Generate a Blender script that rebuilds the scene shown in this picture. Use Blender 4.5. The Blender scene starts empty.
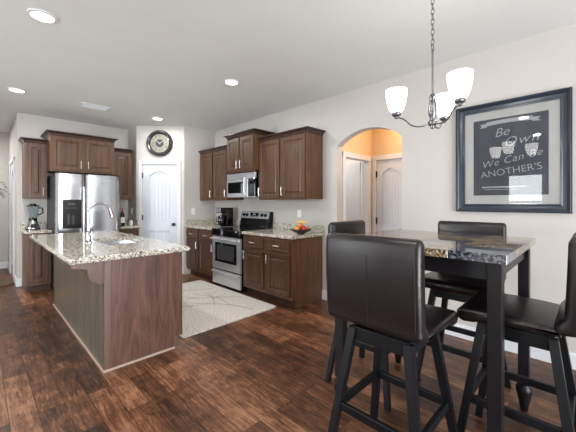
import bpy, bmesh, math, random
from mathutils import Vector, Matrix
random.seed(7)
S = bpy.context.scene
COL = S.collection
PI = math.pi
CEIL = 2.765

# ------------------------------------------------------------ camera, world, exposure
cam_d = bpy.data.cameras.new('camera')
cam = bpy.data.objects.new('camera', cam_d)
COL.objects.link(cam)
cam.location = (0, 0, 1.33)
cam.rotation_euler = (PI/2, 0, -math.radians(45.304))
cam_d.sensor_width = 36
cam_d.lens = 307/576*36
cam_d.shift_y = -13.1/576
cam_d.clip_start = 0.02
S.camera = cam

S.view_settings.view_transform = 'Standard'
S.view_settings.look = 'None'
S.view_settings.gamma = 1
S.view_settings.use_curve_mapping = False
S.view_settings.exposure = 0.0

w = bpy.data.worlds.new('world')
S.world = w
w.use_nodes = True
bg = w.node_tree.nodes['Background']
bg.inputs[0].default_value = (0.86, 0.93, 1.0, 1)
bg.inputs[1].default_value = 1.6

def area(name, loc, rot, sx, sy, power, color=(1, 1, 1), shape='RECTANGLE'):
    d = bpy.data.lights.new(name, 'AREA')
    d.shape = shape
    d.size = sx
    if shape in ('RECTANGLE', 'ELLIPSE'):
        d.size_y = sy
    d.energy = power
    d.color = color
    o = bpy.data.objects.new(name, d)
    o.location = loc
    o.rotation_euler = rot
    COL.objects.link(o)
    return o

DAY = (0.93, 0.97, 1.0)
# daylight entering by the two left windows, plus an added fill lamp behind the camera
area('window_daylight', (-3.36, 1.22, 1.38), (0, -PI/2, 0), 1.5, 0.85, 36, DAY)
area('window_daylight', (-3.36, 4.1, 1.35), (0, -PI/2, 0), 1.5, 1.5, 175, DAY)
area('rear_fill', (0.2, -3.36, 1.25), (-PI/2, 0, PI), 3.8, 2.3, 150, DAY)
# added lamp aimed up from the rear to brighten the ceiling
area('ceiling_fill', (0.2, -3.4, 0.35), (-PI/2-math.radians(38), 0, PI), 3.6, 0.6, 185, (0.97, 0.98, 1.0))
CANS = [(0.35, 3.0), (0.35, 5.2), (2.12, 3.04), (2.15, 5.25), (-1.4, 3.0), (-1.4, 5.2), (0.35, 0.8), (-1.4, 0.8)]
for cx, cy in CANS:
    area('downlight_lamp', (cx, cy, CEIL-0.03), (0, 0, 0), 0.13, 0.13, 15.5, (1.0, 0.965, 0.92), 'DISK')
area('hall_fill', (-0.5, 7.6, 2.70), (0, 0, 0), 0.3, 0.3, 34, (1.0, 0.96, 0.92), 'DISK')  # added to brighten the hall, no fixture there
area('vestibule_lamp', (3.95, 1.75, 2.70), (0, 0, 0), 0.2, 0.2, 13, (1.0, 0.63, 0.36), 'DISK')
area('side_room_lamp', (3.95, 3.3, 2.65), (0, 0, 0), 0.4, 0.4, 34, (1.0, 0.92, 0.84), 'DISK')

# ------------------------------------------------------------ materials
def srgb(r, g, b):
    f = lambda c: (c/255/12.92) if c/255 <= 0.04045 else ((c/255+0.055)/1.055)**2.4
    return (f(r), f(g), f(b), 1)

def newmat(name):
    m = bpy.data.materials.new(name)
    m.use_nodes = True
    nt = m.node_tree
    return m, nt, nt.nodes['Principled BSDF']

def plain(name, rgb, rough=0.5, metal=0.0, noise=0.0, nscale=8, bump=0.0, bscale=60, coat=0.0, spec=0.5):
    m, nt, p = newmat(name)
    c = srgb(*rgb)
    p.inputs['Base Color'].default_value = c
    p.inputs['Roughness'].default_value = rough
    p.inputs['Metallic'].default_value = metal
    p.inputs['Specular IOR Level'].default_value = spec
    p.inputs['Coat Weight'].default_value = coat
    p.inputs['Coat Roughness'].default_value = 0.05
    tc = nt.nodes.new('ShaderNodeTexCoord')
    n = nt.nodes.new('ShaderNodeTexNoise')
    n.inputs['Scale'].default_value = nscale
    n.inputs['Detail'].default_value = 4
    nt.links.new(tc.outputs['Object'], n.inputs['Vector'])
    r = nt.nodes.new('ShaderNodeValToRGB')
    k = max(noise, 0.01)
    r.color_ramp.elements[0].color = (c[0]*(1-k), c[1]*(1-k), c[2]*(1-k), 1)
    r.color_ramp.elements[1].color = (min(1, c[0]*(1+k)), min(1, c[1]*(1+k)), min(1, c[2]*(1+k)), 1)
    r.color_ramp.elements[0].position = 0.3
    r.color_ramp.elements[1].position = 0.7
    nt.links.new(n.outputs['Fac'], r.inputs['Fac'])
    nt.links.new(r.outputs['Color'], p.inputs['Base Color'])
    if bump:
        n2 = nt.nodes.new('ShaderNodeTexNoise')
        n2.inputs['Scale'].default_value = bscale
        n2.inputs['Detail'].default_value = 5
        nt.links.new(tc.outputs['Object'], n2.inputs['Vector'])
        b = nt.nodes.new('ShaderNodeBump')
        b.inputs['Strength'].default_value = bump
        b.inputs['Distance'].default_value = 0.01
        nt.links.new(n2.outputs['Fac'], b.inputs['Height'])
        nt.links.new(b.outputs['Normal'], p.inputs['Normal'])
    return m

def wood(name, dark, light, stretch=(28, 28, 1.6), rough=0.38, coat=0.15, swirl=0.6):
    m, nt, p = newmat(name)
    tc = nt.nodes.new('ShaderNodeTexCoord')
    mp = nt.nodes.new('ShaderNodeMapping')
    mp.inputs['Scale'].default_value = stretch
    nt.links.new(tc.outputs['Object'], mp.inputs['Vector'])
    n = nt.nodes.new('ShaderNodeTexNoise')
    n.inputs['Scale'].default_value = 1.0
    n.inputs['Detail'].default_value = 6
    n.inputs['Roughness'].default_value = 0.65
    n.inputs['Distortion'].default_value = swirl
    nt.links.new(mp.outputs['Vector'], n.inputs['Vector'])
    r = nt.nodes.new('ShaderNodeValToRGB')
    r.color_ramp.elements[0].color = srgb(*dark)
    r.color_ramp.elements[1].color = srgb(*light)
    r.color_ramp.elements[0].position = 0.28
    r.color_ramp.elements[1].position = 0.72
    nt.links.new(n.outputs['Fac'], r.inputs['Fac'])
    nt.links.new(r.outputs['Color'], p.inputs['Base Color'])
    p.inputs['Roughness'].default_value = rough
    p.inputs['Coat Weight'].default_value = coat
    p.inputs['Coat Roughness'].default_value = 0.2
    return m

def granite(name, cols, scale=55, rough=0.08, big=7):
    """cols: list of (position, rgb); a voronoi cell speckle over a cloudy noise"""
    m, nt, p = newmat(name)
    tc = nt.nodes.new('ShaderNodeTexCoord')
    v = nt.nodes.new('ShaderNodeTexVoronoi')
    v.inputs['Scale'].default_value = scale
    nt.links.new(tc.outputs['Object'], v.inputs['Vector'])
    sp = nt.nodes.new('ShaderNodeSeparateColor')
    nt.links.new(v.outputs['Color'], sp.inputs[0])
    n = nt.nodes.new('ShaderNodeTexNoise')
    n.inputs['Scale'].default_value = big
    n.inputs['Detail'].default_value = 6
    n.inputs['Roughness'].default_value = 0.7
    nt.links.new(tc.outputs['Object'], n.inputs['Vector'])
    a = nt.nodes.new('ShaderNodeMath'); a.operation = 'MULTIPLY_ADD'
    a.inputs[1].default_value = 0.55
    nt.links.new(sp.outputs[0], a.inputs[0])
    b = nt.nodes.new('ShaderNodeMath'); b.operation = 'MULTIPLY'
    b.inputs[1].default_value = 0.45
    nt.links.new(n.outputs['Fac'], b.inputs[0])
    nt.links.new(b.outputs[0], a.inputs[2])
    r = nt.nodes.new('ShaderNodeValToRGB')
    r.color_ramp.interpolation = 'LINEAR'
    els = r.color_ramp.elements
    els[0].position = cols[0][0]; els[0].color = srgb(*cols[0][1])
    els[1].position = cols[-1][0]; els[1].color = srgb(*cols[-1][1])
    for pos, c in cols[1:-1]:
        e = els.new(pos); e.color = srgb(*c)
    nt.links.new(a.outputs[0], r.inputs['Fac'])
    nt.links.new(r.outputs['Color'], p.inputs['Base Color'])
    p.inputs['Roughness'].default_value = rough
    return m

def floor_mat():
    m, nt, p = newmat('plank_floor')
    tc = nt.nodes.new('ShaderNodeTexCoord')
    mp = nt.nodes.new('ShaderNodeMapping')
    mp.inputs['Rotation'].default_value = (0, 0, PI/2)
    nt.links.new(tc.outputs['Object'], mp.inputs['Vector'])
    br = nt.nodes.new('ShaderNodeTexBrick')
    br.offset = 0.37; br.offset_frequency = 2
    br.inputs['Scale'].default_value = 1
    br.inputs['Color1'].default_value = (0, 0, 0, 1)
    br.inputs['Color2'].default_value = (1, 1, 1, 1)
    br.inputs['Mortar'].default_value = (0.5, 0.5, 0.5, 1)
    br.inputs['Mortar Size'].default_value = 0.0016
    br.inputs['Mortar Smooth'].default_value = 0.1
    br.inputs['Brick Width'].default_value = 1.05
    br.inputs['Row Height'].default_value = 0.135
    nt.links.new(mp.outputs['Vector'], br.inputs['Vector'])
    # grain: noise stretched along the plank, shifted per plank by its tint
    mp2 = nt.nodes.new('ShaderNodeMapping')
    mp2.inputs['Scale'].default_value = (3.2, 34, 1)
    nt.links.new(mp.outputs['Vector'], mp2.inputs['Vector'])
    cmb = nt.nodes.new('ShaderNodeVectorMath'); cmb.operation = 'MULTIPLY_ADD'
    cmb.inputs[1].default_value = (31, 17, 9)
    nt.links.new(br.outputs['Color'], cmb.inputs[0])
    nt.links.new(mp2.outputs['Vector'], cmb.inputs[2])
    n = nt.nodes.new('ShaderNodeTexNoise')
    n.inputs['Scale'].default_value = 1
    n.inputs['Detail'].default_value = 9
    n.inputs['Roughness'].default_value = 0.8
    n.inputs['Distortion'].default_value = 1.1
    nt.links.new(cmb.outputs['Vector'], n.inputs['Vector'])
    # worn blotches across the boards
    nb = nt.nodes.new('ShaderNodeTexNoise')
    nb.inputs['Scale'].default_value = 5.5
    nb.inputs['Detail'].default_value = 5
    nb.inputs['Roughness'].default_value = 0.75
    nt.links.new(mp.outputs['Vector'], nb.inputs['Vector'])
    s1 = nt.nodes.new('ShaderNodeMath'); s1.operation = 'MULTIPLY'; s1.inputs[1].default_value = 0.62
    nt.links.new(n.outputs['Fac'], s1.inputs[0])
    s2 = nt.nodes.new('ShaderNodeMath'); s2.operation = 'MULTIPLY_ADD'; s2.inputs[1].default_value = 0.30
    nt.links.new(nb.outputs['Fac'], s2.inputs[0]); nt.links.new(s1.outputs[0], s2.inputs[2])
    s3 = nt.nodes.new('ShaderNodeMath'); s3.operation = 'MULTIPLY_ADD'; s3.inputs[1].default_value = 0.13
    nt.links.new(br.outputs['Color'], s3.inputs[0]); nt.links.new(s2.outputs[0], s3.inputs[2])
    r = nt.nodes.new('ShaderNodeValToRGB')
    els = r.color_ramp.elements
    els[0].position = 0.37; els[0].color = srgb(*FLOOR_COLS[0])
    els[1].position = 0.66; els[1].color = srgb(*FLOOR_COLS[3])
    e = els.new(0.46); e.color = srgb(*FLOOR_COLS[1])
    e = els.new(0.55); e.color = srgb(*FLOOR_COLS[2])
    nt.links.new(s3.outputs[0], r.inputs['Fac'])
    mx = nt.nodes.new('ShaderNodeMix'); mx.data_type = 'RGBA'
    nt.links.new(br.outputs['Fac'], mx.inputs[0])
    nt.links.new(r.outputs['Color'], mx.inputs[6])
    mx.inputs[7].default_value = srgb(24, 14, 10)
    nt.links.new(mx.outputs[2], p.inputs['Base Color'])
    p.inputs['Roughness'].default_value = 0.30
    rr = nt.nodes.new('ShaderNodeMapRange')
    rr.inputs[3].default_value = 0.24; rr.inputs[4].default_value = 0.55
    p.inputs['Specular IOR Level'].default_value = 0.38
    nt.links.new(n.outputs['Fac'], rr.inputs[0])
    nt.links.new(rr.outputs[0], p.inputs['Roughness'])
    b = nt.nodes.new('ShaderNodeBump'); b.inputs['Strength'].default_value = 0.25; b.inputs['Distance'].default_value = 0.004
    nt.links.new(n.outputs['Fac'], b.inputs['Height'])
    nt.links.new(b.outputs['Normal'], p.inputs['Normal'])
    return m

FLOOR_COLS = [(20, 12, 8), (58, 36, 25), (102, 65, 43), (158, 114, 84)]

def emit(name, rgb, strength):
    m, nt, p = newmat(name)
    p.inputs['Base Color'].default_value = srgb(*rgb)
    p.inputs['Emission Color'].default_value = srgb(*rgb)
    p.inputs['Emission Strength'].default_value = strength
    return m

def glass(name, rgb=(255, 255, 255), rough=0.0, alpha=None):
    m, nt, p = newmat(name)
    p.inputs['Base Color'].default_value = srgb(*rgb)
    p.inputs['Roughness'].default_value = rough
    p.inputs['Transmission Weight'].default_value = 1
    p.inputs['IOR'].default_value = 1.45
    return m

def pane_glass(name):
    m, nt, p = newmat(name)
    out = nt.nodes['Material Output']
    tr = nt.nodes.new('ShaderNodeBsdfTransparent')
    gl = nt.nodes.new('ShaderNodeBsdfGlossy'); gl.inputs['Roughness'].default_value = 0.02
    fr = nt.nodes.new('ShaderNodeFresnel'); fr.inputs['IOR'].default_value = 1.55
    mx = nt.nodes.new('ShaderNodeMixShader')
    nt.links.new(fr.outputs[0], mx.inputs[0])
    nt.links.new(tr.outputs[0], mx.inputs[1])
    nt.links.new(gl.outputs[0], mx.inputs[2])
    nt.links.new(mx.outputs[0], out.inputs['Surface'])
    return m

M = {}
M['floor'] = floor_mat()
M['wall'] = plain('wall_paint', (192, 188, 184), 0.75, noise=0.02, nscale=2, bump=0.05, bscale=180)
M['ceiling'] = plain('ceiling_paint', (218, 220, 218), 0.85, noise=0.02, nscale=2, bump=0.12, bscale=120)
M['wall_tan'] = plain('vestibule_paint', (214, 190, 156), 0.75, noise=0.02, nscale=2)
M['trim'] = plain('trim_paint', (214, 217, 220), 0.4, noise=0.01)
M['door'] = plain('door_paint', (202, 209, 219), 0.42, noise=0.01)
M['cab'] = wood('cabinet_wood', (40, 24, 14), (100, 66, 42), rough=0.42, coat=0.08)
M['cabend'] = wood('cabinet_end_wood', (62, 40, 25), (110, 75, 49), rough=0.42, coat=0.08)
M['crown'] = wood('crown_wood', (40, 25, 20), (66, 44, 36))
M['toe'] = plain('toe_kick_wood', (66, 44, 34), 0.6, noise=0.1)
M['island'] = wood('island_wood', (64, 42, 35), (112, 79, 67), (14, 14, 1.6), 0.42, 0.1, 2.2)
M['bead_sheen'] = wood('island_bead_sheen', (66, 62, 52), (98, 94, 80), (14, 14, 1.0), 0.3, 0.4)  # island side wood with the greenish window sheen put into its colour
M['granite'] = granite('counter_granite', [(0.18, (28, 24, 22)), (0.30, (84, 72, 60)), (0.38, (146, 136, 120)), (0.52, (200, 195, 182)), (0.8, (232, 230, 222))], 130, 0.05, 22)
M['tgranite'] = granite('table_stone', [(0.2, (26, 22, 20)), (0.34, (88, 70, 50)), (0.46, (150, 126, 92)), (0.62, (120, 108, 96)), (0.8, (206, 194, 170))], 110, 0.04, 16)
M['slate'] = granite('table_slate', [(0.2, (22, 24, 30)), (0.45, (52, 56, 66)), (0.62, (84, 88, 98)), (0.8, (130, 132, 138))], 100, 0.04, 16)
for k_ in ('tgranite', 'slate'): M[k_].node_tree.nodes['Principled BSDF'].inputs['IOR'].default_value = 2.1
M['steel'] = plain('brushed_steel', (206, 210, 216), 0.17, 1.0, noise=0.03, nscale=5, bump=0.12, bscale=3)
M['steel2'] = plain('range_steel', (205, 208, 212), 0.3, 0.75, noise=0.03, nscale=5)
M['steeldark'] = plain('side_steel', (70, 72, 76), 0.45, 0.3)
M['nickel'] = plain('satin_nickel', (228, 228, 228), 0.32, 0.85)
M['lampmetal'] = plain('chandelier_nickel', (118, 118, 122), 0.3, 0.9)
M['chrome'] = plain('polished_chrome', (190, 190, 196), 0.1, 1.0)
M['black'] = plain('black_plastic', (8, 8, 9), 0.25, spec=0.35)
M['blackglass'] = plain('black_glass', (10, 11, 13), 0.05, coat=0.5)
M['darkgrey'] = plain('dark_grey_plastic', (52, 54, 58), 0.35)
M['leather'] = plain('dark_leather', (24, 18, 20), 0.30, noise=0.2, nscale=9, bump=0.12, bscale=160, spec=0.45)
M['stitch'] = plain('leather_seam', (30, 22, 22), 0.5)
M['blackwood'] = plain('black_wood', (8, 12, 17), 0.42, spec=0.35, noise=0.15, nscale=20, bump=0.05, bscale=40)
M['tablewood'] = plain('espresso_wood', (16, 14, 19), 0.40, spec=0.4, noise=0.15, nscale=14)
M['frame'] = plain('slate_frame', (36, 46, 60), 0.22, noise=0.1, nscale=10, coat=0.3)
M['frameedge'] = plain('frame_lip', (14, 16, 20), 0.3)
M['mat'] = plain('mat_board', (228, 230, 228), 0.8)
M['print'] = plain('chalkboard_print', (72, 80, 94), 0.7, noise=0.25, nscale=5)
M['chalk'] = plain('chalk_lettering', (205, 210, 216), 0.8)
M['pane'] = pane_glass('clear_pane')
M['shade'] = emit('lit_frosted_glass', (255, 252, 248), 5.0)
M['can'] = emit('lit_downlight', (255, 250, 242), 6.0)
M['white'] = plain('white_plastic', (232, 232, 230), 0.4)
M['rug'] = None
M['mat_rug'] = plain('brown_mat', (92, 74, 60), 0.95, noise=0.3, nscale=40, bump=0.8, bscale=120)
M['leaf'] = plain('dark_leaf', (30, 34, 26), 0.6, noise=0.2)
M['terra'] = plain('pot_glaze', (88, 80, 72), 0.5)
M['clockface'] = plain('clock_face', (132, 131, 120), 0.6, noise=0.2, nscale=18)
M['clockrim'] = plain('clock_rim', (44, 42, 46), 0.25, noise=0.1, coat=0.4)
M['brass'] = plain('aged_brass', (120, 112, 96), 0.35, 0.7)
M['bottleglass'] = plain('dark_bottle_glass', (16, 20, 18), 0.06, coat=0.6)
M['label'] = plain('paper_label', (225, 225, 222), 0.7)
M['clearglass'] = glass('clear_glass', (235, 245, 250))
M['banana'] = plain('banana_skin', (232, 196, 92), 0.5, noise=0.1, nscale=20)
M['orange'] = plain('orange_skin', (226, 130, 60), 0.5, bump=0.2, bscale=200)
M['redfruit'] = plain('apple_skin', (178, 46, 38), 0.3, noise=0.3, nscale=12)
M['greenfruit'] = plain('green_apple_skin', (150, 176, 84), 0.35, noise=0.15, nscale=12)
M['bowl'] = plain('dark_bowl', (46, 40, 36), 0.3, noise=0.2, nscale=20)
M['brick'] = plain('patio_brick', (180, 150, 138), 0.9, noise=0.2)

def rug_mat():
    m, nt, p = newmat('cream_rug')
    tc = nt.nodes.new('ShaderNodeTexCoord')
    n = nt.nodes.new('ShaderNodeTexNoise')
    n.inputs['Scale'].default_value = 70; n.inputs['Detail'].default_value = 3
    nt.links.new(tc.outputs['Object'], n.inputs['Vector'])
    r = nt.nodes.new('ShaderNodeValToRGB')
    r.color_ramp.elements[0].color = srgb(158, 152, 146); r.color_ramp.elements[0].position = 0.36
    r.color_ramp.elements[1].color = srgb(240, 237, 230); r.color_ramp.elements[1].position = 0.62
    nt.links.new(n.outputs['Fac'], r.inputs['Fac'])
    nt.links.new(r.outputs['Color'], p.inputs['Base Color'])
    p.inputs['Roughness'].default_value = 1
    b = nt.nodes.new('ShaderNodeBump'); b.inputs['Strength'].default_value = 0.9; b.inputs['Distance'].default_value = 0.01
    nt.links.new(n.outputs['Fac'], b.inputs['Height'])
    nt.links.new(b.outputs['Normal'], p.inputs['Normal'])
    return m
M['rug'] = rug_mat()
M['rugline'] = plain('rug_branch_yarn', (140, 124, 106), 1.0, noise=0.3, nscale=50)

# ------------------------------------------------------------ helpers
def new():
    return bmesh.new()

def box(bm, x0, x1, y0, y1, z0, z1, bevel=0.0, seg=2):
    b = bmesh.new()
    vs = [b.verts.new((x, y, z)) for x in (x0, x1) for y in (y0, y1) for z in (z0, z1)]
    for f in ((0, 1, 3, 2), (4, 6, 7, 5), (0, 4, 5, 1), (2, 3, 7, 6), (0, 2, 6, 4), (1, 5, 7, 3)):
        b.faces.new([vs[i] for i in f])
    if bevel:
        bmesh.ops.bevel(b, geom=list(b.edges), offset=bevel, segments=seg, affect='EDGES', profile=0.5)
    merge(bm, b)

def merge(bm, b):
    me = bpy.data.meshes.new('tmp')
    b.to_mesh(me); b.free()
    bm.from_mesh(me)
    bpy.data.meshes.remove(me)

def prism(bm, pts, a0, a1, axis='y', bevel=0.0):
    """pts: 2D outline; extruded along axis between a0 and a1. axis y: pts=(x,z); x: pts=(y,z); z: pts=(x,y)"""
    b = bmesh.new()
    def P(p, a):
        if axis == 'y': return (p[0], a, p[1])
        if axis == 'x': return (a, p[0], p[1])
        return (p[0], p[1], a)
    v0 = [b.verts.new(P(p, a0)) for p in pts]
    v1 = [b.verts.new(P(p, a1)) for p in pts]
    n = len(pts)
    b.faces.new(v0); b.faces.new(v1[::-1])
    for i in range(n):
        b.faces.new((v0[i], v1[i], v1[(i+1) % n], v0[(i+1) % n]))
    bmesh.ops.recalc_face_normals(b, faces=b.faces)
    if bevel:
        bmesh.ops.bevel(b, geom=list(b.edges), offset=bevel, segments=2, affect='EDGES')
    merge(bm, b)

def lathe(bm, prof, c=(0, 0, 0), n=24, axis='z', cap=True):
    b = bmesh.new()
    rings = []
    for r, h in prof:
        ring = []
        for k in range(n):
            a = 2*PI*k/n
            if axis == 'z': q = (c[0]+r*math.cos(a), c[1]+r*math.sin(a), c[2]+h)
            elif axis == 'y': q = (c[0]+r*math.cos(a), c[1]+h, c[2]+r*math.sin(a))
            else: q = (c[0]+h, c[1]+r*math.cos(a), c[2]+r*math.sin(a))
            ring.append(b.verts.new(q))
        rings.append(ring)
    for i in range(len(rings)-1):
        for k in range(n):
            b.faces.new((rings[i][k], rings[i][(k+1) % n], rings[i+1][(k+1) % n], rings[i+1][k]))
    if cap:
        b.faces.new(rings[0][::-1]); b.faces.new(rings[-1])
    bmesh.ops.recalc_face_normals(b, faces=b.faces)
    merge(bm, b)

def tube(bm, pts, r, n=8, r2=None, closed=False):
    b = bmesh.new()
    P = [Vector(p) for p in pts]
    N = len(P)
    rings = []
    up = None
    for i, p in enumerate(P):
        if closed:
            t = (P[(i+1) % N]-P[i-1]).normalized()
        else:
            t = (P[min(i+1, N-1)]-P[max(i-1, 0)]).normalized()
        if up is None:
            up = Vector((0, 0, 1)) if abs(t.z) < 0.9 else Vector((1, 0, 0))
        s = t.cross(up).normalized(); up = s.cross(t).normalized()
        rr = r if r2 is None else r+(r2-r)*i/(N-1)
        rings.append([b.verts.new(p+rr*(math.cos(2*PI*k/n)*s+math.sin(2*PI*k/n)*up)) for k in range(n)])
    for i in range(N-1 if not closed else N):
        A, B2 = rings[i], rings[(i+1) % N]
        for k in range(n):
            b.faces.new((A[k], A[(k+1) % n], B2[(k+1) % n], B2[k]))
    if not closed:
        b.faces.new(rings[0][::-1]); b.faces.new(rings[-1])
    bmesh.ops.recalc_face_normals(b, faces=b.faces)
    merge(bm, b)

def beam(bm, p0, p1, w0, w1=None, d0=None, d1=None, bevel=0.003):
    """square-section straight member between two points, sides kept along x and y"""
    w1 = w0 if w1 is None else w1
    d0 = w0 if d0 is None else d0
    d1 = d0 if d1 is None else d1
    b = bmesh.new()
    vs = []
    for p, ww, dd in ((p0, w0, d0), (p1, w1, d1)):
        for sx, sy in ((-1, -1), (1, -1), (1, 1), (-1, 1)):
            vs.append(b.verts.new((p[0]+sx*ww/2, p[1]+sy*dd/2, p[2])))
    b.faces.new(vs[:4][::-1]); b.faces.new(vs[4:])
    for k in range(4):
        b.faces.new((vs[k], vs[(k+1) % 4], vs[4+(k+1) % 4], vs[4+k]))
    bmesh.ops.recalc_face_normals(b, faces=b.faces)
    if bevel:
        bmesh.ops.bevel(b, geom=list(b.edges), offset=bevel, segments=2, affect='EDGES')
    merge(bm, b)

def obj(name, bm, mat, parent=None, smooth=False, angle=40):
    me = bpy.data.meshes.new(name)
    bmesh.ops.recalc_face_normals(bm, faces=bm.faces)
    if smooth:
        for f in bm.faces: f.smooth = True
        lim = math.radians(angle)
        for e in bm.edges:
            if len(e.link_faces) == 2 and e.calc_face_angle(0) > lim:
                e.smooth = False
    bm.to_mesh(me); bm.free()
    mats = mat if isinstance(mat, (list, tuple)) else [mat]
    for m in mats: me.materials.append(m)
    o = bpy.data.objects.new(name, me)
    COL.objects.link(o)
    if parent: o.parent = parent
    return o

def thing(name, label, cat, loc=(0, 0, 0), rz=0, group=None):
    o = bpy.data.objects.new(name, None)
    o.empty_display_size = 0.1
    COL.objects.link(o)
    o.location = loc
    o.rotation_euler = (0, 0, rz)
    o['label'] = label; o['category'] = cat
    if group: o['group'] = group
    return o

def tag(o, label, cat, group=None):
    o['label'] = label; o['category'] = cat
    if group: o['group'] = group
    return o

def struct(name, bm, mat, parent=None, smooth=False):
    o = obj(name, bm, mat, parent, smooth)
    o['kind'] = 'structure'
    return o

def kids(o):
    return [c for c in bpy.data.objects if c.parent == o]

def dup(o, parent=None):
    c = o.copy()
    COL.objects.link(c)
    c.parent = parent
    for ch in kids(o):
        dup(ch, c)
    return c

def panel(bm, x0, x1, z0, z1, yb, yf, rings):
    """slab between yb (back) and yf (front, smaller y), its front stepped by nested rings [(inset, y)]"""
    b = bmesh.new()
    loops = [(0, yb)] + [(0, yf)] + rings
    L = []
    for ins, y in loops:
        L.append([b.verts.new(q) for q in ((x0+ins, y, z0+ins), (x1-ins, y, z0+ins), (x1-ins, y, z1-ins), (x0+ins, y, z1-ins))])
    for A, B2 in zip(L, L[1:]):
        for k in range(4):
            b.faces.new((A[k], A[(k+1) % 4], B2[(k+1) % 4], B2[k]))
    b.faces.new(L[-1]); b.faces.new(L[0][::-1])
    bmesh.ops.recalc_face_normals(b, faces=b.faces)
    merge(bm, b)

RZ_RIGHT = -PI/2     # things on the right wall: local -y faces the room
WX = 3.36            # right wall
BY = 6.48            # fridge wall

# ------------------------------------------------------------ structure
bm = new(); box(bm, -3.3, 5.2, -3.3, 8.7, -0.08, 0)
struct('floor', bm, M['floor'])
bm = new(); box(bm, -3.3, 5.2, -3.3, 8.7, CEIL, CEIL+0.08)
struct('ceiling', bm, M['ceiling'])

# right wall with the arched opening
A0, A1, SPR, RISE = 1.52, 2.408, 2.085, 0.165
arc = []
half = (A1-A0)/2; R = (half*half+RISE*RISE)/(2*RISE); cyc = (A0+A1)/2; czc = SPR+RISE-R
a_max = math.asin(half/R)
for k in range(0, 21):
    a = -a_max+2*a_max*k/20
    arc.append((cyc+R*math.sin(a), czc+R*math.cos(a)))
pts = [(-3.3, 0), (A0, 0)] + arc + [(A1, 0), (5.39, 0), (5.39, CEIL), (-3.3, CEIL)]
bm = new(); prism(bm, pts, WX, WX+0.12, 'x')
struct('wall_right', bm, M['wall'])
bm = new(); box(bm, 2.70, WX+0.12, 5.39, 5.51, 0, CEIL)
struct('wall_kitchen_return', bm, M['wall'])
# pantry diagonal wall with door opening (local frame: x along wall, y into pantry)
PC = Vector((2.39, 5.725, 0)); PW = 0.87; PR = math.atan2(5.42-6.03, 2.70-2.08)
def pantry_piece(x0, x1, z0, z1):
    b = bmesh.new(); box(b, x0, x1, 0, 0.11, z0, z1)
    bmesh.ops.transform(b, matrix=Matrix.Translation(PC) @ Matrix.Rotation(PR, 4, 'Z'), verts=b.verts)
    return b
bm = new()
for q in ((-PW/2, -0.335, 0, CEIL), (0.335, PW/2, 0, CEIL), (-0.335, 0.335, 2.06, CEIL)):
    merge(bm, pantry_piece(*q))
struct('wall_pantry', bm, M['wall'])
bm = new(); box(bm, 2.08, 2.16, 6.03, BY+0.12, 0, CEIL)
struct('wall_pantry_side', bm, M['wall'])
bm = new(); box(bm, 0.44, 2.16, BY, BY+0.12, 0, CEIL)
struct('wall_back', bm, M['wall'])
# pantry interior (dark, behind the closed door)
bm = new(); box(bm, 2.16, 3.48, 6.60, 6.70, 0, CEIL); box(bm, 3.40, 3.48, 5.54, 6.60, 0, CEIL)
struct('wall_pantry_back', bm, M['wall'])
# hall partition with door opening Y 7.0..7.8
bm = new()
box(bm, 0.44, 0.56, BY+0.12, 7.0, 0, CEIL); box(bm, 0.44, 0.56, 7.8, 8.5, 0, CEIL); box(bm, 0.44, 0.56, 7.0, 7.8, 2.06, CEIL)
struct('wall_hall_side', bm, M['wall'])
bm = new(); box(bm, -3.3, 0.56, 8.5, 8.62, 0, CEIL)
struct('wall_hall_back', bm, M['wall'])
# left wall with two windows, rear wall with an opening added for fill light (both behind the camera)
bm = new()
WN = [(0.82, 1.62), (3.35, 4.85)]
box(bm, -3.3, -3.18, -3.3, WN[0][0], 0, CEIL); box(bm, -3.3, -3.18, WN[0][1], WN[1][0], 0, CEIL); box(bm, -3.3, -3.18, WN[1][1], 8.5, 0, CEIL)
for a, b_ in WN:
    box(bm, -3.3, -3.18, a, b_, 0, 0.6); box(bm, -3.3, -3.18, a, b_, 2.1, CEIL)
struct('wall_left', bm, M['wall'])
for i, (a, b_) in enumerate(WN):
    bm = new()
    box(bm, -3.27, -3.15, a, a+0.06, 0.6, 2.1); box(bm, -3.27, -3.15, b_-0.06, b_, 0.6, 2.1)
    box(bm, -3.27, -3.15, a, b_, 0.6, 0.66); box(bm, -3.27, -3.15, a, b_, 2.04, 2.1)
    box(bm, -3.25, -3.21, a, b_, 1.33, 1.38)
    f = struct('window_%d' % (i+1), bm, M['trim'])
    bm = new(); box(bm, -3.235, -3.23, a+0.06, b_-0.06, 0.66, 2.04)
    struct('pane', bm, M['pane'], f)
bm = new()
box(bm, -3.3, -1.7, -3.3, -3.18, 0, CEIL); box(bm, 2.1, WX, -3.3, -3.18, 0, CEIL); box(bm, -1.7, 2.1, -3.3, -3.18, 2.4, CEIL)
struct('wall_rear', bm, M['wall'])
# vestibule behind the arch
VX, VY = 4.28, 2.41
bm = new()
box(bm, WX+0.12, 3.54, VY, VY+0.1, 0, CEIL); box(bm, 4.17, VX+0.1, VY, VY+0.1, 0, CEIL); box(bm, 3.54, 4.17, VY, VY+0.1, 1.975, CEIL)
struct('wall_vestibule_left', bm, M['wall_tan'])
DY0, DY1 = 1.875, 2.345
bm = new()
box(bm, VX, VX+0.1, DY1, VY, 0, CEIL); box(bm, VX, VX+0.1, 0.7, DY0, 0, CEIL); box(bm, VX, VX+0.1, DY0, DY1, 1.985, CEIL)
struct('wall_vestibule_back', bm, M['wall_tan'])
bm = new(); box(bm, WX+0.12, VX+0.1, 0.6, 0.7, 0, CEIL)
struct('wall_vestibule_right', bm, M['wall_tan'])
bm = new(); box(bm, WX+0.12, 5.0, 4.3, 4.4, 0, CEIL); box(bm, 4.9, 5.0, VY+0.1, 4.3, 0, CEIL)
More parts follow.
